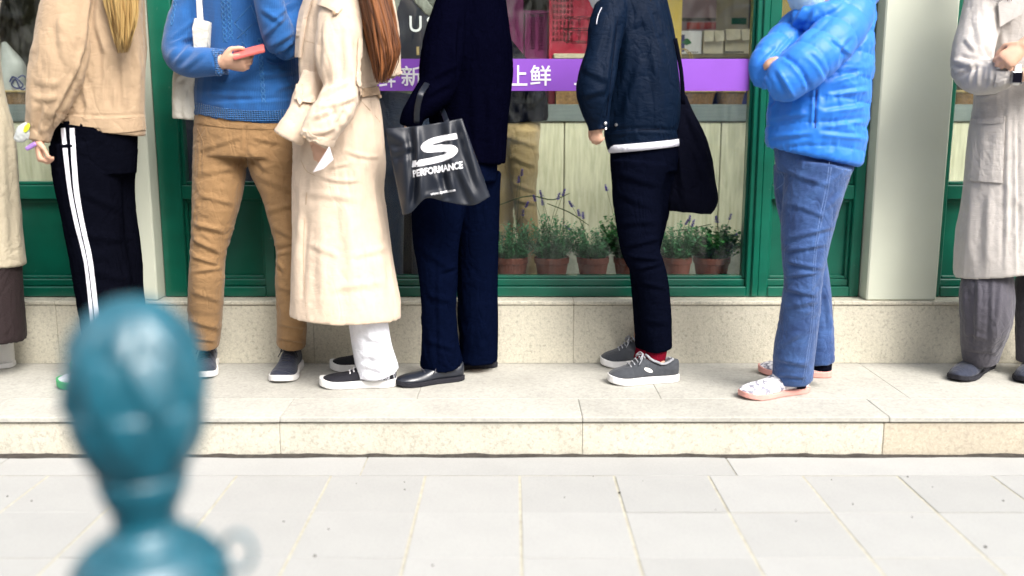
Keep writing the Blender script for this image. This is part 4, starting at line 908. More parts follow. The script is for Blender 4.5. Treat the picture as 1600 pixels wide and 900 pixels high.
ribbon('waistband', jk, M['tan'], bv, [(84, 186), (110, 191), (155, 196), (200, 196), (225, 192)], 20, lift=.002, th=.003)
piping('seam', jk, M['trenchshade'], bv, [[(148, -5), (142, 40), (136, 78)], [(84, 178), (120, 183), (170, 186), (225, 182)]], r=.001)
tr, bv = p.cloth('trousers', M['trackpant'], [
    [(147, 190, 0, 132, .72), (148, 235, 0, 128, .75), (150, 270, 0, 122, .78)],
    [(135, 230, -.01, 108), (140, 300, -.03, 98), (151, 380, -.04, 86), (160, 430, -.04, 86), (169, 480, -.04, 86), (180, 545, -.04, 92), (184, 592, -.05, 96)],
    [(168, 230, .05, 90), (172, 300, .06, 72), (184, 380, .08, 68), (190, 470, .1, 68), (196, 572, .12, 74)]],
    creases=[(130, 300, 190, 330, 10, 5), (120, 360, 200, 372, 10, 5, 6), (130, 420, 215, 440, 12, 5)], noise=[(6, (10, 10, 7), 4, True)])
for x0 in (0, 1):
    ribbon('side_stripe', tr, M['stripe'], bv, ([(99, 200, 7), (104, 250, 7), (110, 300, 6), (120, 350, 6), (132, 400, 5), (141, 470, 5), (147, 540, 6), (152, 588, 7)] if x0 == 0 else [(113, 200, 7.5), (116, 250, 7.5), (120, 300, 8), (129, 350, 7), (140, 400, 7), (149, 470, 7), (156, 540, 8), (162, 588, 8)]), 7, lift=.0015, th=.001)
h1 = G(192, 606, Z15); t1 = G(92, 604, Z15); shoe(p, h1, t1, M['whitecloth'], M['greenrubber'], laces=M['lace_white'], sole=.03, hh=.09, inst=.10, toe_h=.06, label='white shoe with green sole')
p.foot(h1, t1, h1+Vector((-.03, 0, .10)))
h2 = G(205, 578, Z15); t2 = G(112, 580, Z15); shoe(p, h2, t2, M['whitecloth'], M['greenrubber'], laces=M['lace_white'], sole=.03, hh=.09, inst=.10, toe_h=.06, label='white shoe with green sole'); p.foot(h2, t2, h2+Vector((-.03, 0, .10)))
w1 = W(60, 216, p.Y-.15)
p.hand(w1, (.05, -.1, -1), (.55, .25, 0), (-.6, -.6, 0), L=.155, curl=((1.0, 1.1, .6), (1.1, 1.1, .6), (1.15, 1.1, .6), (1.2, 1.1, .6)), forearm=W(66, 190, p.Y-.15))
c, f, r = p.head(158, -150, -.02, (-.6, .75, 0), neck=(152, -70, 0)); scalp(p, M['blond'], c, f, r, 1.04)
locks('long_hair', p.root, M['blond'], [(150, -170), (156, -60), (164, 0), (176, 45), (186, 84)], [(215, -165), (216, -60), (213, 0), (209, 40), (198, 82)], p.Y-.12, 330, .035, 3.6, 4, wave=4, end_jit=.4)
p.finish(.006)
# the packet in that hand
t = empty('snack_packet', W(38, 208, 3.47), 'small white and yellow packet held by the person in the tan jacket', 'packet')
bm = bmesh.new(); tube(bm, [(W(46, 192, 3.46), .010, .006), (W(40, 202, 3.46), .027, .014), (W(33, 212, 3.46), .026, .013), (W(24, 219, 3.46), .010, .006)], 16, 5); me = remesh(bm, .004, 1); co, no = get_co(me), get_no(me); set_co(me, cloth_disp(co, no, noise=[(3, (50, 50, 50), 3, True)])); link('wrapper', me, M['plastic'], t, smooth=True)
M['lime'] = mat('lime_print', (0.55, 0.62, 0.02), rough=.5); bm = bmesh.new(); tube(bm, [(W(38, 206, 3.4425), .005, .001), (W(42, 199, 3.443), .009, .001), (W(46, 193, 3.4465), .004, .001)], 10, 4); link('print', bm2me(bm), M['lime'], t)
M['lilac'] = mat('lilac_plastic', (0.32, 0.18, 0.5), rough=.4)
bm = bmesh.new(); tube(bm, [(W(41, 233, 3.46), .007, .005), (W(48, 229, 3.46), .009, .006), (W(56, 224, 3.46), .008, .006)], 12, 4); o = link('lighter', bm2me(bm), M['lilac'], None, smooth=True, base=W(48, 229, 3.46)); o.name = 'lilac_tube'; tag(o, 'small lilac tube between the fingers below the tan sleeve', 'tube')

# ---- 2: blue cable sweater, camel chinos
p = Person(385, 3.78, 'person in blue cable knit sweater and camel chinos holding a red phone')
LA = [(300, -45, 0, 64), (300, 0, -.02, 56, .95), (288, 50, -.06, 58), (281, 84, -.10, 52), (298, 97, -.15, 48), (322, 97, -.19, 45), (345, 97, -.21, 42)]
RA = [(470, -45, 0, 64), (470, 0, -.04, 58), (456, 46, -.09, 58), (443, 68, -.14, 54), (430, 40, -.18, 50), (418, -5, -.2, 44), (410, -55, -.2, 40)]
BODY = [(385, -85, 0, 66, .85), (385, -60, 0, 150, .6), (385, -35, 0, 180, .55), (388, 0, 0, 166, .6), (388, 60, 0, 158, .62), (388, 110, 0, 156, .64), (386, 148, 0, 162, .66), (386, 164, 0, 162, .66), (386, 190, 0, 156, .64)]
sw, bv = p.cloth('sweater', M['knit'], [BODY, LA, RA],
    creases=[(262, 95, 300, 40, 8, 7), (266, 70, 310, 55, 6, 7), (270, 60, 305, 30, 6, 7), (272, 100, 300, 70, 7, 8), (285, 110, 318, 82, 6, 5), (308, 62, 312, 20, 4, -5), (410, 60, 450, 20, 6, 8), (420, 75, 458, 50, 7, 8), (425, 30, 460, 5, 6, 8), (410, 15, 440, 35, 6, 7), (415, 90, 445, 93, 5, -9, 6), (330, 125, 420, 135, 9, 5, 4), (320, 158, 460, 152, 5, -6), (315, 145, 400, 150, 7, 5), (400, 120, 462, 110, 8, 7), (430, 140, 468, 128, 7, 6)],
    noise=[(4, (8, 8, 9), 3, True)], voxel=.0065)
ribbon('hem_rib', sw, M['knitrib'], bv, [(306, 172), (345, 180), (385, 184), (430, 184), (468, 180)], 24, lift=.003, th=.003)
ribbon('cuff_rib', sw, M['knitrib'], bv, [(342, 77), (346, 97), (347, 117)], 22, lift=.002, th=.003)
def cable(xs, ys, ye, off):
    n = int((ye-ys)/3); return [[(np.interp(i/n, [0, 1], xs)+off*math.sin(i*1.1+ph), ys+(ye-ys)*i/n) for i in range(n+1)] for ph in (0, math.pi)]
piping('cable_knit', sw, M['cable'], bv, cable((348, 352), -6, 66, 3)+cable((357, 361), -6, 62, 3)+cable((405, 412), 60, 160, 3)+cable((275, 268), -5, 40, 2), r=.0026, steps=3)
piping('cable_knit', sw, M['cable'], bv, [[(366, 36), (392, 8)], [(371, 60), (394, 38)], [(378, 66), (400, 86)], [(366, 36), (385, 55)], [(405, 40), (392, 8)]], r=.0018, steps=6)
ch, bv2 = p.cloth('chinos', M['chino'], [
    [(385, 176, 0, 158, .62), (384, 215, 0, 160, .64), (384, 244, 0, 160, .62)],
    [(345, 215, 0, 82), (343, 260, 0, 82), (340, 300, -.01, 76), (334, 343, -.02, 66), (326, 390, -.02, 55), (323, 435, -.01, 54), (321, 487, .04, 53), (320, 538, .09, 44)],
    [(425, 215, 0, 82), (430, 260, 0, 80), (439, 300, -.02, 62), (448, 340, -.03, 57), (457, 395, -.03, 51), (456, 430, -.03, 51), (456, 487, .02, 47), (455, 537, .08, 46)]],
    creases=[(310, 235, 375, 215, 6, 4), (310, 270, 370, 262, 8, 5), (312, 305, 365, 318, 7, 5), (304, 350, 350, 362, 6, 8), (300, 372, 345, 395, 6, 9), (302, 400, 340, 412, 5, 8), (300, 425, 348, 418, 5, 6), (300, 455, 345, 470, 7, 5), (298, 500, 345, 515, 6, 5), (300, 528, 335, 533, 4, 6), (385, 230, 420, 270, 7, 6), (395, 215, 445, 225, 6, 5), (405, 275, 460, 300, 8, 5), (415, 330, 460, 318, 7, 7), (425, 352, 462, 372, 7, 6), (430, 392, 460, 384, 5, -10), (432, 405, 445, 425, 5, 9), (432, 445, 476, 460, 7, 5), (434, 505, 478, 512, 5, 5), (434, 528, 478, 534, 4, 6), (384, 195, 384, 245, 4, -5)],
    noise=[(4, (9, 9, 12), 5, True), (1.2, (40, 40, 40), 6, True)], voxel=.0065)
piping('seam', ch, M['chino'], bv2, [[(385, 188), (386, 215), (383, 243)], [(308, 200), (318, 225), (314, 262)], [(455, 196), (446, 222), (452, 240)]], r=.0014)
ribbon('waistband', ch, M['chino'], bv2, [(307, 188), (345, 194), (385, 197), (430, 197), (465, 193)], 9, lift=.001, th=.002)
h1 = G(463, 570, Z15); t1 = G(437, 600, Z15); shoe(p, h1, t1, M['shoenavy'], M['rubber'], width=.112, laces=M['lace_dark'], hh=.095, inst=.105, sole=.024, toe_h=.055); p.foot(h1, t1, h1+Vector((0, 0, .1)))
h2 = G(330, 564, Z15); t2 = G(316, 594, Z15); shoe(p, h2, t2, M['shoenavy'], M['rubber'], width=.105, laces=M['lace_dark'], hh=.095, inst=.105, sole=.024, toe_h=.055); p.foot(h2, t2, h2+Vector((0, 0, .1)))
YH = p.Y-.22; w1 = W(346, 97, YH+.01)
p.hand(w1, (.93, -.08, -.04), (0.0, .78, .5), (0, -.75, .65), L=.165, curl=((.55, .9, .5), (.6, .95, .5), (.65, 1.0, .5), (.7, 1.0, .5)), tc=(.25, .45), forearm=W(322, 97, p.Y-.19))
p.hand(W(410, -52, p.Y-.2), (-.2, .1, 1), (0, 1, 0), (-1, 0, 0), L=.17, forearm=W(418, -10, p.Y-.2))
c, f, r = p.head(388, -155, -.03, (.1, -.9, -.3), neck=(386, -75, 0)); scalp(p, M['blackhair'], c, f, r); p.finish(.0042)
t = empty('phone', W(388, 84, YH+.0), 'mobile phone in a coral red case held by the person in the blue sweater', 'phone')
def slab(bm, c, ax, ay, az, a, b, h, bev=.003):
    r_ = bmesh.ops.create_cube(bm, size=1.0); vs_ = r_['verts']; Mx = Matrix((ax, ay, az)).transposed()
    for v in vs_: v.co = Vector(c)+Mx @ Vector((v.co.x*a, v.co.y*b, v.co.z*h))
    bmesh.ops.bevel(bm, geom=list({e for v in vs_ for e in v.link_edges}), offset=bev, segments=2, affect='EDGES', profile=.6)
pa, pb_ = W(370, 88, YH-.012), W(408, 78, YH+.0); ax = (pb_-pa).normalized(); az = Vector((-.12, -.47, .88)); az = (az-ax*az.dot(ax)).normalized(); ay = az.cross(ax)
ctr = (pa+pb_)/2+ay*.012
bm = bmesh.new(); slab(bm, ctr, ax, ay, az, .118, .064, .011); link('case', bm2me(bm), M['redphone'], t); bm = bmesh.new(); slab(bm, ctr-az*.0052, ax, ay, az, .120, .060, .0015, .0005); link('screen', bm2me(bm), M['screen'], t)
# white tote on his shoulder
def soft_bag(name, label, cat, rows, Y, m, power=.75, creases=(), noise=(), voxel=.006, base=None):
    bm = bmesh.new(); rr = [(W(px, py, Y), w/2*MP(py, Y), d) for px, py, w, d in rows]; tube(bm, rr, 32, 5, power=power); me = remesh(bm, voxel, 2)
    co, no = get_co(me), get_no(me); co = cloth_disp(co, no, creases, noise); set_co(me, co)
    bv_ = BVHTree.FromPolygons([tuple(v.co) for v in me.vertices], [tuple(q.vertices) for q in me.polygons])
    b = W(rows[-1][0], rows[-1][1], Y); t_ = empty(name, b, label, cat); o_ = link('bag_body', me, m, t_, smooth=True); return t_, o_, bv_
tb, o, b3 = soft_bag('canvas_tote', 'white canvas tote bag hanging from the shoulder of the blue sweater', 'tote bag', [(302, 78, 34, .02), (298, 110, 50, .035), (292, 140, 42, .04), (291, 165, 40, .045), (291, 186, 40, .04)], p.Y+.0, M['canvas'], creases=[(276, 125, 300, 108, 5, 8), (280, 150, 282, 185, 6, -5), (300, 130, 305, 185, 6, 5)], noise=[(4, (14, 14, 8), 3, True)])
bm = bmesh.new()
tube(bm, [(W(309, -50, 3.63), .011, .002), (W(311, 0, 3.625), .011, .002), (W(313, 34, 3.615), .012, .002)], 12, 4, power=.6); link('strap', bm2me(bm), M['canvas'], tb, smooth=True)
bm = bmesh.new(); Q = [W(304, 28, 3.60), W(327, 34, 3.60), W(325, 70, 3.605), W(322, 92, 3.62), W(304, 92, 3.62), W(300, 45, 3.60)]; a_ = [bm.verts.new(q) for q in Q]; b_2 = [bm.verts.new(q+Vector((0, .03, 0))) for q in Q]; bm.faces.new(a_); bm.faces.new(b_2[::-1])
for i in range(6): bm.faces.new((a_[i], b_2[i], b_2[(i+1) % 6], a_[(i+1) % 6]))
bmesh.ops.bevel(bm, geom=bm.edges[:], offset=.0015, segments=2, affect='EDGES'); link('folded_top', bm2me(bm), M['canvas'], tb, smooth=False)

# ---- 3: cream trench coat, long brown hair
p = Person(560, 3.62, 'person with long brown hair in belted cream trench coat and white trousers')
co_, bv = p.cloth('trench_coat', M['trench'], [
    [(545, -75, 0, 56, .9), (545, -48, 0, 120, .65), (540, 0, 0, 124, .66), (536, 50, 0, 134, .66), (530, 100, 0, 128, .68), (528, 142, 0, 120, .7), (529, 165, 0, 130, .7), (530, 200, 0, 140, .72), (531, 250, 0, 143, .74), (529, 300, 0, 142, .76), (534, 380, 0, 154, .78), (537, 440, 0, 164, .8), (540, 488, 0, 172, .8), (540, 494, 0, 172, .8)],
    [(538, -15, -.07, 62), (531, 50, -.13, 72, .9), (528, 100, -.16, 68, .9), (534, 138, -.18, 56), (524, 168, -.22, 60), (504, 198, -.25, 58), (490, 222, -.26, 50)],
    [(492, 120, -.08, 40), (476, 165, -.12, 42), (462, 195, -.15, 42), (454, 208, -.16, 46), (450, 216, -.16, 48)],
    [(582, -5, .06, 66, .7), (588, 50, .07, 72, .7), (593, 100, .07, 70, .6), (595, 120, .07, 66, .55)]],
    creases=[(500, 60, 496, 130, 6, -8), (553, 60, 560, 130, 6, -9), (510, 30, 505, 120, 8, 5), (540, 40, 545, 120, 9, 6), (500, 150, 545, 128, 6, 9), (500, 168, 555, 150, 6, 9, 3), (490, 185, 530, 168, 6, 9), (485, 205, 520, 200, 6, 8, 4), (515, 165, 530, 205, 6, -7), (528, 195, 540, 170, 6, -8), (470, 205, 500, 215, 5, 7), (460, 260, 480, 340, 12, 6), (540, 235, 595, 245, 5, 5, 4), (500, 275, 560, 282, 5, 6, 4), (515, 262, 545, 256, 4, 6), (470, 300, 560, 310, 9, 4), (478, 300, 470, 490, 8, -7), (500, 340, 505, 490, 14, 5), (540, 300, 555, 490, 16, 6), (585, 320, 600, 480, 12, 6), (480, 380, 530, 400, 8, 4), (550, 400, 610, 385, 9, 4), (520, 450, 600, 440, 10, 4), (455, 440, 480, 300, 9, 5)],
    noise=[(6, (9, 9, 2.2), 7, True), (1.5, (30, 30, 25), 8, True)], voxel=.0068)
ribbon('storm_flap_edge', co_, M['trench'], bv, [(561, 60), (560, 100), (561, 134), (588, 128), (612, 119), (627, 113)], 6, lift=.004, th=.004)
ribbon('belt', co_, M['trenchshade'], bv, [(559, 146), (575, 144), (592, 141)], 15, lift=.006, th=.005)  # shadow under the storm flap is in this belt piece's colour
ribbon('belt', co_, M['trench'], bv, [(464, 152), (476, 156), (490, 155)], 10, lift=.007, th=.005)
patch('belt_buckle', co_, M['trench'], bv, ((466, 134), (474, 132), (474, 162), (467, 166)), lift=.010, th=.006, n=6)
ribbon('cuff_strap', co_, M['trench'], bv, [(474, 206, 9), (490, 215, 9), (506, 220, 10), (520, 223, 9)], 9, lift=.006, th=.005)
ribbon('lapel', co_, M['trench'], bv, [(484, -4, 16), (476, 20, 18), (471, 50, 16), (468, 90, 10)], 14, lift=.008, th=.006)
ribbon('epaulette', co_, M['trench'], bv, [(500, 2, 12), (520, 10, 14), (532, 18, 12)], 12, lift=.006, th=.005)
piping('seam', co_, M['trenchshade'], bv, [[(478, 64), (500, 70)], [(562, 155), (598, 200), (601, 240)], [(470, 250), (480, 268), (492, 274)], [(479, 300), (474, 400), (479, 498)]], r=.0011)
for q, (x, y) in enumerate(((524, 22), (590, 152), (478, 211))):
    h, n = ray_hit(bv, x, y)
    if h:
        bm = bmesh.new(); tube(bm, [(h+n*.006, .007, .007), (h+n*.014, .007, .007), (h+n*.016, .004, .004)], 12, 1); link('button', bm2me(bm), M['trenchshade'], co_, smooth=False)
tr, b2 = p.cloth('trousers', M['whitecloth'], [[(566, 455, 0, 44), (578, 503, -.01, 55), (583, 545, .02, 60), (591, 580, .045, 66)], [(560, 460, .06, 44), (575, 540, .1, 50), (582, 566, .1, 56)]], creases=[(560, 520, 600, 535, 7, 5), (562, 555, 615, 560, 7, 5), (565, 570, 620, 585, 6, 5), (575, 510, 590, 580, 8, 4)], noise=[(4, (12, 12, 14), 2, True)])
bm = bmesh.new(); rnd = random.Random(3)
for k in range(45):
    x = rnd.uniform(560, 625); h, n = ray_hit(b2, x, 583)
    if h: tube(bm, [(h+n*.001, .0007, .0007), (h+n*.002+Vector((rnd.uniform(-.003, .003), 0, -.012)), .0007, .0007), (h+n*.003+Vector((rnd.uniform(-.008, .008), -.002, -.018-rnd.random()*.012)), .0004, .0004)], 4, 2)
fr = link('frayed_hem', bm2me(bm), M['whitecloth'], tr); fr['kind'] = 'stuff'
h1 = G(620, 602, Z15); t1 = G(500, 604, Z15); shoe(p, h1, t1, M['shoeblack'], M['rubber'], laces=M['lace_white'], sole=.030, hh=.085, inst=.10, toe_h=.055, width=.105, label='black canvas shoe with white sole and laces'); p.foot(h1, t1, h1+Vector((-.05, 0, .1)))
h2 = G(612, 576, Z15); t2 = G(516, 577, Z15); shoe(p, h2, t2, M['shoeblack'], M['rubber'], laces=M['lace_white'], sole=.030, hh=.085, inst=.10, toe_h=.055, width=.105, label='black canvas shoe with white sole and laces'); p.foot(h2, t2, h2+Vector((-.05, 0, .1)))
p.hand(W(499, 203, p.Y-.25), (.0, .1, -1), (0.2, .95, 0), (-.8, -.3, 0), L=.15, curl=((.2, .3, .2),), forearm=W(505, 200, p.Y-.25))
c, f, r = p.head(548, -150, -.01, (-.95, -.2, -.1), neck=(546, -70, 0)); scalp(p, M['brownhair'], c, f, r, 1.04)
locks('long_hair', p.root, M['brownhair'], [(540, -190), (545, -80), (560, -2), (574, 55), (583, 100), (590, 130)], [(590, -185), (600, -80), (607, 0), (618, 50), (622, 85), (604, 130)], p.Y-.09, 520, .06, 3.6, 9, wave=5, end_jit=.4)
p.finish(.008)
# tissue in the pocket
bm = bmesh.new(); P = [W(514, 229, 3.33), W(520, 250, 3.335), W(505, 264, 3.338), W(489, 269, 3.340), (W(505, 248, 3.325))]
vf = [bm.verts.new(q) for q in P]; vb = [bm.verts.new(q+Vector((0.001, .006, 0))) for q in P]
for a, b, cc in ((0, 1, 4), (1, 2, 4), (2, 3, 4), (3, 0, 4)): bm.faces.new((vf[a], vf[b], vf[cc])); bm.faces.new((vb[b], vb[a], vb[cc]))
for a, b in ((0, 1), (1, 2), (2, 3), (3, 0)): bm.faces.new((vf[a], vb[a], vb[b], vf[b]))
M['tissue'] = mat('tissue_paper', (0.75, 0.70, 0.74), rough=.9); o = link('tissue', bm2me(bm), M['tissue'], None, base=W(505, 250, 3.335)); tag(o, 'folded white tissue sticking out below the cuff of the cream trench coat', 'tissue')

# ---- 4: long navy coat
p = Person(720, 3.76, 'person in long dark navy coat and navy trousers with black tote on the arm')
co_, bv = p.cloth('coat', M['navycoat'], [
    [(735, -75, 0, 56, .9), (735, -45, 0, 90, .7), (732, 0, 0, 96, .72), (732, 40, 0, 118, .7), (733, 100, 0, 128, .72), (733, 150, 0, 128, .74), (732, 200, 0, 122, .76), (731, 254, 0, 118, .78)],
    [(708, 0, -.06, 52), (697, 50, -.11, 62), (689, 100, -.15, 66), (682, 138, -.18, 60), (663, 160, -.22, 50), (648, 178, -.24, 38), (641, 198, -.24, 34)],
    [(765, 0, .04, 52), (775, 60, .06, 46), (778, 130, .08, 44), (772, 210, .1, 36)]],
    creases=[(720, 30, 715, 130, 8, -10), (660, 130, 715, 100, 8, 6), (665, 150, 700, 130, 7, 7), (740, 130, 745, 250, 12, 6), (765, 140, 770, 250, 10, 6)], noise=[(6, (9, 9, 3.5), 4, True)])
tr, b2 = p.cloth('trousers', M['navytrouser'], [[(715, 225, 0, 124, .72), (713, 280, 0, 126, .75)], [(690, 270, -.02, 92), (684, 340, -.04, 80), (682, 380, -.05, 72), (685, 440, -.06, 60), (686, 500, -.04, 54), (688, 545, -.02, 60), (690, 567, .0, 66)], [(742, 270, .06, 80), (745, 350, .09, 70), (746, 430, .12, 64), (747, 500, .13, 62), (748, 563, .14, 60)]],
    creases=[(660, 390, 705, 420, 9, 6), (690, 425, 712, 415, 6, 7), (668, 460, 705, 470, 8, 5), (685, 400, 688, 570, 5, 4), (665, 530, 710, 545, 7, 5)], noise=[(5, (9, 9, 7), 5, True)])
h1 = G(724, 592, Z15); t1 = G(618, 604, Z15); shoe(p, h1, t1, M['leather'], M['shoeblack'], width=.098, sole=.018, hh=.078, inst=.078, toe_h=.05, laces=M['lace_dark'], nl=3, kind='loafer'); p.foot(h1, t1, h1+Vector((-.06, 0, .1)))
h2 = G(777, 572, Z15); t2 = G(676, 576, Z15); shoe(p, h2, t2, M['leather'], M['shoeblack'], width=.098, sole=.018, hh=.078, inst=.078, toe_h=.05, laces=M['lace_dark'], nl=3, kind='loafer'); p.foot(h2, t2, h2+Vector((-.06, 0, .1)))
p.cloth('sock', M['sockpale'], [[(684, 555, .0, 36), (674, 582, -.01, 36)]], voxel=.006)
p.hand(W(640, 200, p.Y-.24), (.1, -.05, -1), (.6, .4, 0), (-.5, -.8, 0), L=.16, curl=((1.1, 1.1, .6),))
c, f, r = p.head(728, -145, 0, (-1, -.1, -.1), neck=(735, -70, 0)); scalp(p, M['blackhair'], c, f, r); p.finish(.008)
M['scarf'] = fab('grey_green_scarf', (0.15, 0.175, 0.14)); M['scarfpale'] = fab('pale_scarf', (0.36, 0.40, 0.28))
bm = bmesh.new(); q = p.Y+.02
tube(bm, p.rows([(700, -75, -.06, 20, .5), (660, -45, -.02, 22, .4), (652, -10, .0, 20, .35), (668, 14, .0, 17, .35), (692, 30, .0, 14, .35)]), 14, 5); tube(bm, p.rows([(700, -75, -.02, 20, .5), (674, -45, .02, 20, .4), (668, -12, .03, 18, .35), (682, 8, .03, 16, .35), (700, 18, .03, 12, .35)]), 14, 5)
tube(bm, p.rows([(690, -70, 0, 12, .5), (640, -55, .02, 12, .3), (624, -20, .03, 12, .25), (618, 12, .03, 9, .25), (611, 38, .03, 2, .3)]), 12, 5)
me = remesh(bm, .005, 2); co, no = get_co(me), get_no(me); set_co(me, cloth_disp(co, no, noise=[(4, (30, 30, 8), 4, True)])); link('scarf', me, M['scarf'], p.root, smooth=True)
# black tote with the white mark
def flat_tote(name, label, cat, corners, Y, m, bulge, creases, n=60):
    """corners px: top-left, top-right, bottom-right, bottom-left, with a lower edge polyline"""
    tl, tr_, br, bl = [np.array(q, float) for q in corners[:4]]; low = corners[4]; g = []
    bm = bmesh.new(); pts = []
    lows = cr(np.array(low, float), 6); li = np.linspace(0, len(lows)-1, n+1)
    for j in range(n+1):
        v = j/n
        for i in range(n+1):
            u = i/n; top = tl*(1-u)+tr_*u+np.array([0, 2.5*math.sin(math.pi*u)]); k = int(min(len(lows)-2, li[i])); fr_ = li[i]-k; bot = lows[k]*(1-fr_)+lows[k+1]*fr_
            q = top*(1-v)+bot*v; pts.append(q)
    pts = np.array(pts); h = crease_field(pts[:, 0], pts[:, 1], creases); uu = np.tile(np.arange(n+1)/n, n+1); vv = np.repeat(np.arange(n+1)/n, n+1)
    bl_ = bulge*np.sin(np.pi*uu)**.6*(.25+.75*np.sin(np.pi*np.clip(vv, 0, 1)*.62))
    F_ = [bm.verts.new(W(q[0], q[1], Y-b-hh_)) for q, b, hh_ in zip(pts, bl_, h)]; B_ = [bm.verts.new(W(q[0], q[1], Y+.012+b*.6)) for q, b in zip(pts, bl_)]
    N1 = n+1
    for j in range(n):
        for i in range(n):
            a = j*N1+i; bm.faces.new((F_[a], F_[a+1], F_[a+N1+1], F_[a+N1])); bm.faces.new((B_[a], B_[a+N1], B_[a+N1+1], B_[a+1]))
    for i in range(n):
        bm.faces.new((F_[i], B_[i], B_[i+1], F_[i+1])); a = n*N1+i; bm.faces.new((F_[a], F_[a+1], B_[a+1], B_[a]))
        a = i*N1; bm.faces.new((F_[a], F_[a+N1], B_[a+N1], B_[a])); a = i*N1+n; bm.faces.new((F_[a], B_[a], B_[a+N1], F_[a+N1]))
    me = bm2me(bm); bv_ = BVHTree.FromPolygons([tuple(v.co) for v in me.vertices], [tuple(q.vertices) for q in me.polygons]); t_ = empty(name, W(low[2][0], low[2][1], Y), label, cat); o_ = link('bag_body', me, m, t_, smooth=True); return t_, o_, bv_
YT = 3.44
bt, o, b3 = flat_tote('shopping_tote', 'black shopping tote with white logo hanging from the arm of the navy coat', 'tote bag', [(602, 201), (722, 185), (765, 308), (630, 335), [(629, 336), (641, 333), (652, 322), (663, 311), (700, 316), (742, 320), (766, 307)]], YT, M['bagblack'], .035,
    [(650, 192, 658, 320, 10, 20), (636, 230, 632, 330, 16, 12), (605, 205, 640, 225, 14, 8), (702, 188, 706, 312, 12, 18), (714, 250, 745, 318, 12, 16), (722, 190, 752, 300, 12, 14), (690, 270, 704, 312, 9, -12), (612, 240, 645, 228, 9, 9), (664, 308, 700, 300, 8, 10), (660, 240, 640, 330, 8, -10)])
bm = bmesh.new()
for d in (0, .028):
    tube(bm, [(W(651, 193, YT+d), .010, .0016), (W(652, 170, YT+d-.03), .010, .0016), (W(657, 148, YT+d-.055), .0105, .0016), (W(664, 136, YT+d+.0), .0105, .0016), (W(674, 140, YT+d+.22), .01, .0016), (W(690, 170, YT+d+.16), .010, .0016), (W(698, 190, YT+d+.02), .010, .0016)], 10, 5)
link('handle', bm2me(bm), M['bagblack'], bt, smooth=True)
# the mark: a broad slanted S with flat ends, two lines of lettering under it
def s_mark():
    """outline of the mark in 0..1 x 0..1 built from a thick spine"""
    spine = [(.97, .885), (.62, .885), (.40, .84), (.30, .72), (.36, .60), (.60, .54), (.82, .46), (.90, .33), (.80, .18), (.55, .125), (.03, .125)]
    A = cr(np.array(spine), 8); th = np.interp(np.linspace(0, 1, len(A)), [0, .15, .3, .5, .7, .85, 1], [.11, .115, .115, .13, .115, .12, .12]); bm = bmesh.new(); prev = None
    for i in range(len(A)):
        t_ = A[min(i+1, len(A)-1)]-A[max(i-1, 0)]; t_ /= np.linalg.norm(t_); nrm = np.array([-t_[1], t_[0]]); a = A[i]+nrm*th[i]; b = A[i]-nrm*th[i]
        if i == 0: a, b = A[i]+np.array([0.02, -.11]), A[i]+np.array([-.03, .11])
        if i == 0: a, b = A[i]+nrm*th[i]+np.array([.02, 0]), A[i]-nrm*th[i]+np.array([-.02, 0])
        va, vb_ = bm.verts.new((a[0], a[1], 0)), bm.verts.new((b[0], b[1], 0))
        if prev: bm.faces.new((prev[0], va, vb_, prev[1]))
        prev = (va, vb_)
    me = bpy.data.meshes.new('m'); bm.to_mesh(me); bm.free(); return me
drape_text('logo', '', o, M['white'], b3, (644, 262), (70, -13), (3, -42), me=s_mark())
drape_text('lettering', 'PERFORMANCE', o, M['white'], b3, (646, 277), (77, -14), (-1, -11), bold=.03)
drape_text('small_lettering', 'www.sport.com', o, M['white'], b3, (673, 307), (38, -7), (0, -5), bold=.01)

# ---- 5: navy bomber jacket
p = Person(1005, 3.72, 'person in navy bomber jacket with white hem stripe, black trousers and red socks')
BJ = [(978, -40, 0, 60, .9), (980, -12, 0, 78, .8), (983, 8, 0, 98, .72), (986, 30, 0, 108, .68), (991, 60, 0, 112, .68), (1000, 100, 0, 116, .7), (1004, 140, 0, 118, .7), (1004, 180, 0, 118, .7), (1001, 205, 0, 114, .68), (1004, 226, 0, 110, .68)]
SL = [(962, -5, -.04, 50), (947, 45, -.10, 53), (941, 85, -.13, 52), (934, 118, -.15, 58), (929, 145, -.15, 57), (931, 170, -.14, 47), (935, 194, -.13, 36), (936, 203, -.13, 33)]
jk, bv = p.cloth('bomber_jacket', M['bomber'], [BJ, SL, [(1015, 0, .05, 50), (1030, 50, .08, 46), (1035, 110, .1, 44), (1020, 170, .1, 40)]],
    creases=[(966, 35, 952, 150, 7, -9), (953, 150, 938, 200, 5, -9), (985, 40, 975, 130, 12, 6), (1005, 90, 975, 180, 11, 6), (1020, 60, 1035, 160, 14, 5), (910, 105, 950, 125, 9, 5), (910, 150, 945, 140, 8, 6), (960, 130, 950, 200, 8, 5), (950, 205, 1060, 205, 5, -5, -4)], noise=[(6, (8, 8, 5), 9, True)])
def ring_band(name, parent, m, rows, Y, grow=1.0):
    bm = bmesh.new(); tube(bm, [(W(px, py, Y+dY), w/2*MP(py, Y)*grow, w/2*MP(py, Y)*grow*rt) for px, py, dY, w, rt in rows], 40, 4); return link(name, bm2me(bm), m, parent, smooth=True)
hemb = [(1003.2, 214, 0, 111, .68), (1005.5, 230, 0, 111, .67)]
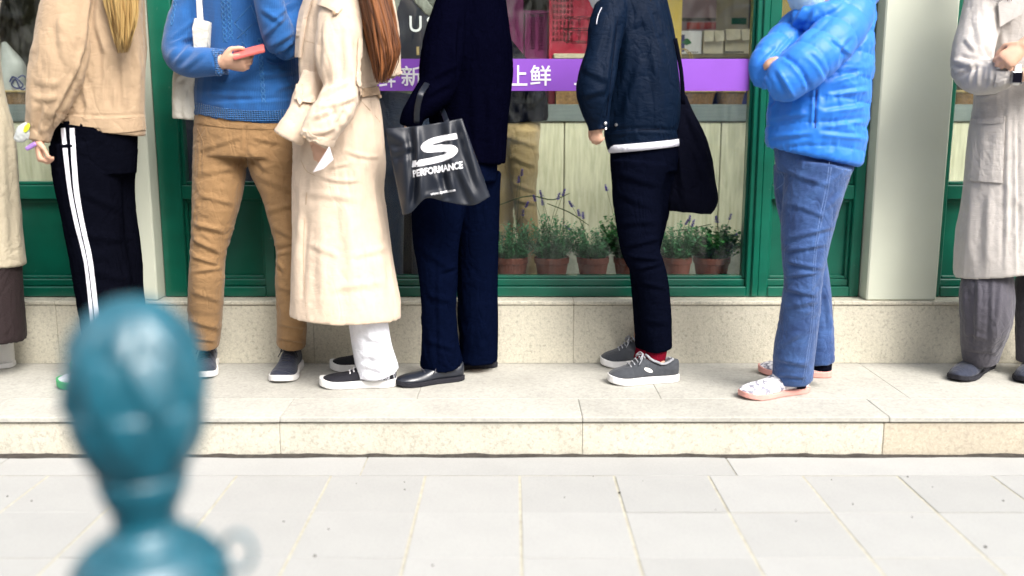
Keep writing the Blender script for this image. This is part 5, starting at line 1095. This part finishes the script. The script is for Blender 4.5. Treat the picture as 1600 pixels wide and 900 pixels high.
def tilted_band(name, parent, m, L0, R0, L1, R1, Y, ry):
    """closed band round the hips, dipping to the front: upper edge L0-R0, lower edge L1-R1 (px)"""
    bm = bmesh.new(); rings = []
    for Lp, Rp, k in ((L0, R0, 1.0), (tuple((np.array(L0)+L1)/2), tuple((np.array(R0)+R1)/2), 1.012), (L1, R1, 1.0)):
        a, b = W(*Lp, Y), W(*Rp, Y); cc = (a+b)/2; hx = (b-a)/2; rings.append([bm.verts.new(cc+hx*(k*math.cos(2*math.pi*i/48))+Vector((0, ry*k*math.sin(2*math.pi*i/48), 0))) for i in range(48)])
    for a, b in zip(rings, rings[1:]):
        for i in range(48): bm.faces.new((a[i], a[(i+1) % 48], b[(i+1) % 48], b[i]))
    bm.faces.new(rings[0][::-1]); bm.faces.new(rings[-1]); return link(name, bm2me(bm), m, parent, smooth=True)
tilted_band('hem_band', jk, M['stripe'], (949, 227), (1060, 217), (951, 239), (1061, 227.5), p.Y, .104)
piping('seam', jk, M['blackcloth'], bv, [[(966, 20), (957, 100), (948, 180)], [(942, 208), (1000, 203), (1062, 200)]], r=.0014)
piping('shoulder_piping', jk, M['stripe'], bv, [[(940, 12), (934, 26), (932, 38)]], r=.0016)
for x, y in ((946, 193), (963, 195), (946, 201)):
    h, n = ray_hit(bv, x, y)
    if h: bm = bmesh.new(); tube(bm, [(h-n*.002, .006, .006), (h+n*.004, .006, .006), (h+n*.0055, .003, .003)], 12, 1, B=(1, 0, 0)); link('snap_button', bm2me(bm), M['silver'], jk)
tr, b2 = p.cloth('trousers', M['blackpant'], [[(1005, 205, 0, 96, .68), (1006, 232, 0, 104, .7), (1006, 268, 0, 104, .76)], [(1000, 255, -.02, 94), (996, 300, -.03, 79), (998, 340, -.04, 73), (1001, 390, -.05, 60), (1017, 430, -.04, 50), (1023, 480, -.01, 50), (1028, 543, .03, 46)], [(1018, 260, .05, 84), (1012, 340, .08, 62), (1006, 400, .12, 48), (1008, 460, .18, 42), (1011, 540, .24, 36)]],
    creases=[(965, 270, 1030, 290, 10, 6), (965, 300, 1020, 325, 9, 5), (962, 350, 1025, 345, 8, 5), (975, 385, 1030, 372, 7, 7), (980, 400, 1032, 405, 6, 8), (990, 422, 1036, 410, 6, 7), (1000, 440, 1040, 450, 7, 5), (1004, 500, 1046, 505, 8, 4)], noise=[(4, (9, 9, 10), 6, True)])
p.cloth('sock', M['redsock'], [[(1028, 530, .03, 34), (1024, 556, .03, 33), (1018, 578, .035, 30)]], voxel=.0045); p.cloth('sock', M['redsock'], [[(1010, 525, .24, 28), (1006, 548, .24, 28), (1000, 562, .24, 26)]], voxel=.0045)
h1 = G(1059, 594, Z15); t1 = G(950, 599, Z15); shoe(p, h1, t1, M['shoegrey'], M['rubber'], laces=M['lace_grey'], sole=.028, hh=.092, inst=.116, toe_h=.066, width=.108, sh=.12, logo=(M['rubber'], .47, .060), tongue=M['lace_grey']); p.foot(h1, t1, h1+Vector((-.09, 0, .1)))
h2 = G(1032, 570, Z15); t2 = G(938, 571, Z15); shoe(p, h2, t2, M['shoegrey'], M['rubber'], laces=M['lace_grey'], sole=.028, hh=.105, inst=.122, toe_h=.066, width=.108, sh=.12, tongue=M['lace_grey']); p.foot(h2, t2, h2+Vector((-.09, 0, .1)))
p.hand(W(933, 193, p.Y-.13), (-.05, -.05, -1), (.5, .85, 0), (-.8, -.5, 0), L=.125, curl=((.9, 1.1, .7), (1.0, 1.1, .7), (1.1, 1.1, .7), (1.2, 1.1, .7)), forearm=W(932, 170, p.Y-.13))
c, f, r = p.head(962, -34, -.03, (-1, -.2, -.1), neck=(978, -10, 0)); scalp(p, M['blackhair'], c, f, r, 1.0, .02); mask_cover(p, M['maskwhite'], c, f, r)
locks('hair_ends', p.root, M['blackhair'], [(985, -110), (998, -40), (1004, 6)], [(1022, -110), (1034, -40), (1030, 8)], p.Y+.0, 70, .04, 6, 5, wave=2)
p.finish(.006)
tb, o, b3 = soft_bag('shoulder_bag', 'slouchy black shoulder bag hanging behind the navy bomber jacket', 'shoulder bag', [(1062, 148, 20, .02), (1064, 172, 34, .04), (1068, 205, 56, .06), (1074, 245, 72, .075), (1077, 290, 80, .08), (1078, 316, 84, .075), (1076, 331, 70, .06)], p.Y+.06, M['blackcloth'], creases=[(1075, 175, 1108, 260, 7, 8), (1090, 240, 1112, 310, 8, 7), (1060, 230, 1070, 320, 9, 7)], noise=[(7, (9, 9, 5), 3, True)])
bm = bmesh.new(); tube(bm, [(W(1055, 60, p.Y-.02), .008, .002), (W(1064, 110, p.Y), .008, .002), (W(1068, 165, p.Y+.03), .009, .002)], 10, 5); link('strap', bm2me(bm), M['blackcloth'], tb, smooth=True)

# ---- 6: blue puffer jacket
p = Person(1280, 3.50, 'person in bright blue quilted puffer jacket and blue jeans with folded arms')
ARM = [(1338, 12, -.05, 62), (1318, 44, -.11, 72), (1281, 82, -.17, 74), (1243, 114, -.21, 71), (1214, 133, -.21, 58), (1202, 139, -.20, 40)]
FARM = [(1252, 38, .02, 56), (1222, 72, -.06, 58), (1194, 104, -.12, 46), (1192, 122, -.13, 36), (1215, 112, -.17, 46), (1240, 100, -.18, 46)]
TOR = [(1300, -60, 0, 60, .9), (1298, -38, 0, 100, .7), (1304, 0, 0, 122, .66), (1296, 50, 0, 134, .66), (1288, 100, 0, 148, .68), (1281, 150, 0, 152, .7), (1275, 200, 0, 152, .72), (1273, 236, 0, 148, .72), (1271, 244, 0, 144, .72)]
def seglist(person, spec):
    A = cr(np.array([[*W(px, py, person.Y+dY), w/2*MP(py, person.Y+dY)] for px, py, dY, w in [q[:4] for q in spec]]), 8); d = np.r_[0, np.cumsum(np.linalg.norm(np.diff(A[:, :3], axis=0), axis=1))]; return A, d
def quilt(person, co, no):
    h = np.zeros(len(co)); best = np.full(len(co), 1.12); tt = np.zeros(len(co)); lab = np.zeros(len(co), int)
    for li, spec in ((1, ARM), (2, FARM)):
        A, d = seglist(person, spec)
        D = np.linalg.norm(co[:, None, :]-A[None, :, :3], axis=2)/A[None, :, 3]; k = D.argmin(1); m_ = D[np.arange(len(co)), k]; on = m_ < best
        # finer parameter along the limb
        k2 = np.clip(k, 1, len(A)-2); tg = A[k2+1, :3]-A[k2-1, :3]; tg /= np.linalg.norm(tg, axis=1)[:, None]; t_ = d[k]+((co-A[k, :3])*tg).sum(1)
        tt[on] = t_[on]; best[on] = m_[on]; lab[on] = li
    px, py = project(co); tors = co[:, 2]+.02*np.sin(co[:, 0]*9+1)+.008*(vnoise(co*9, 4)-.5)
    tt = np.where(lab == 0, tors+.012, tt+.010*(vnoise(co*11, 8)-.5)); per = np.where(lab == 0, .086, .080)
    ph = (tt/per) % 1.0; e = np.minimum(ph, 1-ph)*per                       # metres to the nearest seam
    puff = np.clip(e/(per*.5), 0, 1)**.36; h += np.where(lab == 0, .011, .008)*puff-.004
    near = np.exp(-(e/.014)**2)
    wv = vnoise(np.stack([co[:, 0]*46, co[:, 1]*46, co[:, 2]*15+co[:, 0]*14], 1), 21); wr = np.clip(1-np.abs(2*wv-1)*3, -.3, 1)
    wv2 = fbm(co*np.array([15, 15, 24])+3, 23); wr2 = np.clip(1-np.abs(2*wv2-1)*4, -.2, 1)
    ar = np.where(lab == 0, 1.0, .35); h += (.0030*wr*(.25+near)+.0026*wr2)*ar+.004*(vnoise(co*9+4, 29)-.5)
    view = co-np.array([0, 0, CZ]); view /= np.linalg.norm(view, axis=1)[:, None]; front = np.clip(-(no*view).sum(1)*1.6, 0, 1)
    h += crease_field(px, py, [(1225, 88, 1245, 100, 6, -7), (1275, 135, 1272, 195, 4, -8), (1300, 30, 1262, 60, 6, -7), (1262, 12, 1238, 40, 6, 9), (1275, 20, 1250, 66, 6, 8), (1345, 115, 1300, 130, 6, 7), (1357, 140, 1292, 150, 6, 7), (1352, 166, 1285, 176, 6, 7), (1350, 190, 1288, 198, 6, 7), (1346, 216, 1280, 210, 6, 7), (1330, 60, 1312, 104, 6, -7, 4), (1298, 58, 1330, 86, 5, 6), (1262, 84, 1292, 124, 6, -7, -4), (1240, 98, 1266, 142, 6, -7, -4), (1216, 110, 1240, 152, 6, 7), (1205, 185, 1262, 178, 6, 6), (1200, 215, 1265, 208, 6, 6), (1240, 60, 1210, 92, 5, 7), (1215, 75, 1190, 100, 5, 6)])*front
    return co+no*h[:, None]
jk, bv = p.cloth('puffer_jacket', M['puffer'], [TOR, ARM, FARM, [(1246, 32, -.07, 34), (1285, 24, -.13, 32), (1335, 6, -.05, 42), (1352, -8, .06, 40)], [(1335, -10, .1, 60), (1300, -25, .12, 60)]], post=quilt, voxel=.0052, smooth=3)
piping('zip', jk, M['navyblue'], bv, [[(1277, 134), (1275, 165), (1274, 200)]], r=.0018)
jn, b2 = p.cloth('jeans', M['jean'], [[(1275, 225, 0, 130, .7), (1273, 268, 0, 118, .72)], [(1278, 260, -.02, 104), (1271, 300, -.03, 92), (1262, 350, -.04, 82), (1257, 400, -.05, 69), (1255, 440, -.05, 58), (1250, 490, -.02, 60), (1241, 552, .02, 64), (1239, 590, .055, 61)], [(1250, 260, .04, 80), (1246, 300, .06, 70), (1252, 350, .08, 60), (1264, 400, .1, 52), (1273, 440, .12, 46), (1277, 500, .14, 48), (1282, 567, .14, 42)]],
    creases=[(1226, 262, 1296, 288, 6, 5, 4), (1318, 268, 1262, 306, 6, 5), (1228, 318, 1290, 340, 6, 5, -3), (1316, 300, 1270, 345, 6, 4), (1230, 372, 1300, 355, 6, 7), (1226, 392, 1288, 382, 5, 8), (1228, 408, 1285, 420, 5, 8), (1226, 432, 1280, 425, 5, 7), (1226, 450, 1278, 462, 6, 6), (1222, 480, 1275, 470, 7, 5), (1212, 560, 1260, 570, 7, 6), (1210, 545, 1250, 520, 7, 6), (1212, 585, 1262, 590, 5, 6), (1290, 450, 1300, 520, 6, 5)],
    noise=[(3.5, (9, 9, 13), 7, True), (1.2, (40, 40, 40), 9, True)], voxel=.0062)
piping('side_seam', jn, M['jeanseam'], b2, [[(1296, 252), (1291, 290), (1281, 340), (1272, 400), (1270, 450), (1268, 500), (1260, 560), (1254, 598)], [(1300, 252), (1295, 290), (1285, 340), (1275, 400), (1273, 450), (1271, 500), (1263, 560), (1257, 598)]], r=.0011, steps=8)
piping('pocket_stitching', jn, M['jeanseam'], b2, [[(1305, 262), (1325, 266), (1338, 264)], [(1215, 260), (1225, 285), (1212, 296)]], r=.001)
p.cloth('sock', M['blackcloth'], [[(1246, 585, .07, 34), (1242, 604, .07, 34)]], voxel=.007); p.cloth('sock', M['blackcloth'], [[(1286, 555, .14, 30), (1284, 578, .14, 30)]], voxel=.007)
M['floral'] = mat('white_floral_canvas', (0.72, 0.71, 0.74), rough=.8); nt = M['floral'].node_tree; N_ = nt.nodes; b_ = N_['Principled BSDF']; tc_ = [n for n in N_ if n.type == 'TEX_COORD'][0]
v_ = N_.new('ShaderNodeTexVoronoi'); v_.inputs['Scale'].default_value = 62; nt.links.new(tc_.outputs['Object'], v_.inputs['Vector']); r_ = N_.new('ShaderNodeValToRGB'); nt.links.new(v_.outputs['Distance'], r_.inputs[0])
e_ = r_.color_ramp.elements; e_[0].position = .50; e_[0].color = (.80, .78, .80, 1); e_[1].position = .72; e_[1].color = (.22, .22, .27, 1); nt.links.new(r_.outputs[0], b_.inputs['Base Color'])
h1 = G(1260, 610, Z15); t1 = G(1157, 623, Z15); shoe(p, h1, t1, M['floral'], M['rubberpink'], sole=.020, hh=.085, inst=.10, toe_h=.06, width=.11, kind='slip'); p.foot(h1, t1, h1+Vector((-.05, 0, .1)))
h2 = G(1299, 588, Z15); t2 = G(1184, 582, Z15); shoe(p, h2, t2, M['floral'], M['rubberpink'], sole=.024, hh=.08, inst=.095, toe_h=.055, width=.11, kind='slip'); p.foot(h2, t2, h2+Vector((-.05, 0, .1)))
p.hand(W(1240, 101, p.Y-.205), (-1, -.10, .10), (-.1, .6, -.5), (0, -.2, 1), L=.13, curl=((.5, .6, .4),), forearm=W(1262, 100, p.Y-.16))
c, f, r = p.head(1277, -36, -.06, (-.92, -.3, -.15), neck=(1300, -25, 0)); scalp(p, M['blackhair'], c, f, r, 1.0, .02); mask_cover(p, M['maskblue'], c, f, r); p.finish(.007)

# ---- 7: pale grey coat at the right edge
p = Person(1590, 3.78, 'person at the right edge in long pale grey coat with smartwatch and dark grey trousers')
co_, bv = p.cloth('coat', M['greycoat'], [
    [(1596, -75, 0, 60, .9), (1596, -50, 0, 110, .65), (1596, -10, 0, 140, .6), (1594, 40, 0, 142, .62), (1590, 100, 0, 136, .64), (1588, 155, 0, 128, .66), (1586, 200, 0, 138, .68), (1584, 300, 0, 154, .7), (1582, 395, 0, 174, .7), (1584, 418, 0, 178, .7)],
    [(1543, -18, -.02, 58), (1530, 40, -.06, 60), (1519, 85, -.11, 62), (1518, 113, -.15, 56), (1540, 121, -.20, 55), (1560, 116, -.23, 52), (1573, 112, -.24, 48)],
    [(1650, -18, -.02, 58), (1668, 60, -.08, 58), (1672, 100, -.14, 54), (1650, 95, -.22, 48), (1630, 82, -.26, 42)]],
    creases=[(1508, 60, 1525, 80, 6, 6), (1545, 30, 1555, 95, 5, -8), (1535, 70, 1548, 95, 5, -8), (1525, 30, 1535, 80, 8, 6), (1500, 88, 1535, 96, 5, -9), (1490, 95, 1520, 105, 6, 9), (1495, 115, 1530, 98, 5, 8), (1515, 130, 1520, 100, 5, 6), (1528, 135, 1530, 104, 5, 7), (1540, 138, 1545, 105, 5, -6), (1550, 140, 1570, 125, 5, 7), (1525, 150, 1560, 146, 5, -8), (1575, 160, 1572, 420, 6, 6), (1590, 180, 1592, 420, 4, -7), (1520, 290, 1512, 410, 11, 6), (1545, 300, 1543, 420, 12, 6), (1562, 20, 1570, 100, 8, 5)],
    noise=[(5, (9, 9, 2.4), 3, True), (1.4, (30, 30, 25), 5, True)], voxel=.0065)
pk = patch('patch_pocket', co_, M['greycoat'], bv, ((1521, 184), (1571, 182), (1566, 286), (1516, 282)), lift=.004, th=.004, n=16)
ribbon('pocket_hem', pk, M['greycoat'], bv, [(1521, 189), (1545, 190), (1571, 187)], 8, lift=.010, th=.003)
ribbon('cuff', co_, M['greycoat'], bv, [(1563, 88), (1567, 112), (1562, 138)], 20, lift=.004, th=.005)
bm = bmesh.new(); V = [W(1563, 42, 3.645), W(1580, 31, 3.642), W(1597, 22, 3.64), W(1602, 0, 3.645), W(1580, -10, 3.655), W(1560, 5, 3.655)]
vf = [bm.verts.new(q) for q in V]; vb2 = [bm.verts.new(q+Vector((0, .006, 0))) for q in V]; bm.faces.new(vf); bm.faces.new(vb2[::-1])
for i in range(6): bm.faces.new((vf[i], vb2[i], vb2[(i+1) % 6], vf[(i+1) % 6]))
link('collar', bm2me(bm), M['greycoat'], co_)
tr, b2 = p.cloth('trousers', M['greytrouser'], [[(1550, 395, .03, 50), (1545, 425, 0, 70), (1542, 455, -.03, 79), (1541, 500, -.03, 75), (1534, 540, .02, 60), (1532, 562, .04, 52)], [(1632, 390, .03, 64), (1628, 450, .03, 78), (1624, 510, .03, 68), (1617, 566, .03, 54)]], creases=[(1530, 420, 1525, 550, 7, 6), (1552, 420, 1548, 545, 6, 6), (1510, 440, 1520, 540, 7, -5), (1512, 545, 1555, 550, 5, 6), (1508, 520, 1545, 530, 6, 4), (1565, 440, 1552, 540, 7, 6)], noise=[(3.5, (12, 12, 8), 2, True)])
h1 = G(1546, 570, Z15); t1 = G(1492, 597, Z15); shoe(p, h1, t1, M['shoenavy'], M['shoeblack'], width=.105, sole=.018, hh=.095, inst=.10, toe_h=.062, laces=M['lace_dark'], label='navy suede shoe'); p.foot(h1, t1, h1+Vector((-.02, 0, .1)))
h2 = G(1630, 572, Z15); t2 = G(1598, 600, Z15); shoe(p, h2, t2, M['shoenavy'], M['shoeblack'], width=.105, sole=.018, hh=.095, inst=.10, toe_h=.062, laces=M['lace_dark'], label='navy suede shoe'); p.foot(h2, t2, h2+Vector((-.02, 0, .1)))
wr = W(1590, 118, p.Y-.27)
p.hand(W(1603, 116, p.Y-.28), (1, -.2, .15), (0, .6, .6), (0, -.4, 1), L=.165, curl=((.5, .6, .4),), forearm=W(1566, 113, p.Y-.24))
p.hand(W(1600, 72, p.Y-.30), (-.75, -.05, -.6), (.3, .9, -.2), (-.3, 0, .9), L=.165, curl=((.6, 1.2, .7), (.7, 1.25, .7), (.8, 1.3, .7), (.9, 1.3, .7)), tc=(.3, .5), forearm=W(1645, 40, p.Y-.27))
bm = bmesh.new(); a = W(1583, 117, p.Y-.262); b = W(1594, 117, p.Y-.272); d = (b-a).normalized()
tube(bm, [(a, .036, .036), (a.lerp(b, .1), .038, .038), (a.lerp(b, .9), .038, .038), (b, .036, .036)], 28, 1); wt = link('watch_strap', bm2me(bm), M['rubber'], p.root, smooth=True)
cw = W(1588, 121, p.Y-.304); bm = bmesh.new(); slab(bm, cw, Vector((1, -.1, 0)).normalized(), Vector((0, 0, 1)), Vector((.1, 1, 0)).normalized(), .036, .042, .011, .004); link('watch_case', bm2me(bm), M['silver'], wt); bm = bmesh.new(); slab(bm, cw+Vector((0, -.0062, 0)), Vector((1, -.1, 0)).normalized(), Vector((0, 0, 1)), Vector((.1, 1, 0)).normalized(), .031, .037, .002, .0008); link('watch_screen', bm2me(bm), M['screen'], wt)
c, f, r = p.head(1596, -150, -.02, (.1, -.95, -.25), neck=(1596, -70, 0)); scalp(p, M['redhair'], c, f, r)
locks('hair_ends', p.root, M['redhair'], [(1560, -150), (1562, -60), (1570, 4)], [(1585, -150), (1588, -60), (1586, 5)], p.Y-.10, 50, .03, 6, 11, wave=2); p.finish(.005)

# ---- inside, seen through the glass
IN = 'people seen inside the shop'
p = Person(815, 4.62, 'figure in khaki trousers and dark jacket behind the glass, standing in for a reflection', IN)  # solid figure standing in for a passer-by mirrored in the pane
p.cloth('jacket', M['blackcloth'], [[(690, 18, 0, 70, .7), (712, 40, 0, 92, .66), (745, 78, 0, 98, .66), (785, 125, 0, 100, .66), (808, 160, 0, 94, .66), (812, 192, 0, 90, .66)], [(760, 70, -.05, 36), (806, 118, -.08, 36), (842, 158, -.08, 32)], [(712, 80, -.05, 36), (730, 140, -.1, 34), (742, 190, -.12, 30)]], voxel=.01, noise=[(5, (9, 9, 7), 3, True)])
p.cloth('trousers', M['khaki'], [[(806, 178, 0, 76, .7), (806, 215, 0, 76, .7)], [(817, 205, -.02, 52), (818, 260, -.03, 46), (820, 310, -.04, 37), (824, 350, -.03, 34), (826, 440, 0, 32), (826, 500, 0, 34)], [(785, 205, .04, 50), (784, 300, .04, 38), (785, 500, .04, 34)]], voxel=.008, creases=[(798, 215, 840, 230, 6, 6), (796, 245, 838, 260, 6, 6), (798, 285, 838, 300, 5, 7), (802, 312, 838, 318, 5, 7)], noise=[(4, (9, 9, 12), 4, True)])
for q in (0, 1):
    hh_ = Vector((W(826 if q == 0 else 785, 500, 4.62).x, 4.62+.04*q, .15)); shoe(p, hh_+Vector((.08, 0, 0)), hh_+Vector((-.18, -.05, 0)), M['shoeblack'], M['rubber'])
c, f, r = p.head(640, -28, 0, (-.8, -.6, -.3), neck=(680, 8, 0)); scalp(p, M['blackhair'], c, f, r); p.finish(.012)
p = Person(640, 4.60, 'person inside the shop in grey green top and dark jeans behind the black tote', IN)
p.cloth('top', M['greyolive'], [[(640, -60, 0, 60, .8), (640, -30, 0, 110, .6), (640, 60, 0, 104, .62), (640, 120, 0, 106, .64), (640, 154, 0, 108, .64)], [(690, -20, -.03, 38), (698, 60, -.06, 36), (690, 130, -.08, 30)], [(590, -20, -.03, 38), (582, 60, -.06, 36), (592, 130, -.08, 30)]], voxel=.01, noise=[(5, (12, 12, 5), 3, True)])
p.cloth('jeans', M['darkjean'], [[(638, 145, 0, 106, .66), (636, 210, 0, 104, .68)], [(612, 200, 0, 56), (610, 300, -.02, 46), (610, 400, 0, 40), (610, 500, 0, 40)], [(662, 200, 0, 56), (664, 300, -.02, 46), (664, 500, 0, 40)]], voxel=.01, noise=[(4, (9, 9, 12), 4, True)])
for q in (0, 1):
    hh_ = Vector((W(610 if q == 0 else 664, 500, 4.6).x, 4.6, .15)); shoe(p, hh_+Vector((0, .08, 0)), hh_+Vector((-.03, -.18, 0)), M['shoeblack'], M['rubber'])
c, f, r = p.head(640, -120, 0, (0, -1, 0), neck=(640, -55, 0)); scalp(p, M['blackhair'], c, f, r); p.finish(.012)
p = Person(48, 5.95, 'person inside the shop in dull olive coat seen in the left window', IN)
p.cloth('coat', M['olive'], [[(60, -70, 0, 60, .8), (60, -40, 0, 100, .6), (60, 40, 0, 92, .62), (60, 100, 0, 84, .66), (60, 300, 0, 90, .66)], [(24, -30, -.03, 34), (22, 40, -.06, 34), (40, 90, -.12, 30), (62, 110, -.16, 24)], [(104, -30, -.03, 34), (108, 60, -.06, 32), (100, 110, -.1, 28)]], voxel=.012, creases=[(38, 0, 40, 100, 7, 8), (60, 20, 70, 110, 7, 8)], noise=[(7, (12, 12, 4), 3, True)])
p.cloth('trousers', M['maroon'], [[(42, 280, 0, 44), (42, 380, 0, 40)], [(80, 280, 0, 44), (80, 380, 0, 40)]], voxel=.012)
c, f, r = p.head(60, -120, 0, (-.3, -1, 0), neck=(60, -65, 0)); scalp(p, M['blackhair'], c, f, r); p.finish(.014)
# ================================================================ FOREGROUND: the teal bollard
M['teal'] = mat('teal_gloss_paint', (0.001, 0.078, 0.118), rough=0.42, var=0.2, vscale=20, bump=0.05, bscale=80, spec=0.5)
M['teal'].node_tree.nodes['Principled BSDF'].inputs['IOR'].default_value = 1.75
YBO = 0.97; cxb = XY(212, 600, YBO)
bol = empty('bollard', (cxb, YBO, 0), 'teal cast iron bollard with pine cone finial, out of focus in front', 'bollard')
def prof(rows): return [(ZY(py, YBO), hw*MP(py, YBO)) for py, hw in rows]
bm = bmesh.new(); A = cr(np.array([(463, 3), (468, 32), (482, 56), (505, 76), (540, 92), (575, 99), (610, 101), (645, 99), (680, 93), (710, 82), (735, 67)], float), 8)
lathe(bm, cxb, YBO, prof(A), 128)
me = bm2me(bm); co, no = get_co(me), get_no(me); an = np.arctan2(co[:, 1]-YBO, co[:, 0]-cxb)/(2*math.pi); v = (co[:, 2].max()-co[:, 2])/(co[:, 2].max()-co[:, 2].min())
nA = 8; row = v*3.3; ph = (an*nA+0.5*(np.floor(row) % 2)+.18) % 1.0; fr = row % 1.0
tip = np.abs(ph-.5)*2                                  # overlapping pointed scales, tips down
scale = np.clip((1-tip)*1.25-(fr-0.05), -0.5, 0.5); edge = 1/(1+np.exp(-scale*14))
set_co(me, co+no*((edge*0.010*(.4+.6*fr))-.002)[:, None]*np.clip(np.sin(v*math.pi), .1, 1)[:, None])
link('finial', me, M['teal'], bol, smooth=True)
bm = bmesh.new(); lathe(bm, cxb, YBO, prof([(733, 62), (739, 68), (748, 68), (756, 66), (772, 61), (787, 54), (791, 49), (822, 47), (830, 54), (836, 66), (846, 74)]), 64); link('neck', bm2me(bm), M['teal'], bol, smooth=True)
bm = bmesh.new(); lathe(bm, cxb, YBO, prof([(842, 72), (850, 86), (862, 100), (880, 114), (900, 120), (930, 124), (960, 118), (985, 100), (1000, 92)])+[(.40, .062), (.2, .064), (.12, .085), (.06, .095), (.0, .1)], 64); link('post', bm2me(bm), M['teal'], bol, smooth=True)
bm = bmesh.new(); P = []
for k in range(17):
    a = 2*math.pi*k/16; q = W(372, 862, YBO); P.append((q+Vector((math.cos(a)*.017, 0, math.sin(a)*.022)), .0032, .0032))
tube(bm, P, 8, 1); tube(bm, [(W(300, 885, YBO), .012, .012), (W(335, 878, YBO), .01, .01), (W(352, 868, YBO), .007, .007)], 10, 4); link('chain_eye', bm2me(bm), M['teal'], bol, smooth=True)

# ================================================================ BEHIND THE CAMERA: invented building, added for the glass to mirror
M['brick'] = mat('dull_brick', (0.13, 0.085, 0.06), rough=.9, var=.2, vscale=3); M['farglass'] = mat('far_glass', (0.02, 0.025, 0.03), rough=.1)
far = empty('added_building', (0, -14, 0), 'invented dull brick building behind the camera, added for the shop glass to mirror', 'building')
bm = bmesh.new(); add_box(bm, -22, 22, -18, -14, 0, 9.0); link('wall', bm2me(bm), M['brick'], far)
bm = bmesh.new(); add_box(bm, -22.3, 22.3, -18.3, -13.7, 9.0, 9.5); link('roof', bm2me(bm), M['plaster'], far)
fm = None
M['farwhite'] = mat('far_white_trim', (0.75, 0.74, 0.70), rough=.8); bm = bmesh.new()  # pale trim added so the shop glass mirrors bright lines
for b_ in ((-.72, -.56, -.02, .08, -.1, 1.8), (.56, .72, -.02, .08, -.1, 1.8), (-.56, .56, -.02, .08, 1.71, 1.85), (-.56, .56, -.02, .12, -.16, -.01), (-.03, .03, .03, .06, 0.0, 1.7), (-.55, -.031, .035, .06, .82, .88), (.031, .55, .035, .06, .82, .88)): add_box(bm, *b_)
sm_ = bm2me(bm); sm_.materials.append(M['farwhite'])
for fl in range(3):
    for k in range(-7, 8):
        if fm is None:
            bm = bmesh.new(); add_box(bm, -.55, .55, -.04, .04, 0, 1.7, bev=.02); fm = bm2me(bm); fm.materials.append(M['farglass'])
        w_ = bpy.data.objects.new('window', fm); COL.objects.link(w_); w_.parent = far; w_.location = (k*2.8, 0.01, .9+fl*2.9)
        s_ = bpy.data.objects.new('window_surround', sm_); COL.objects.link(s_); s_.parent = w_
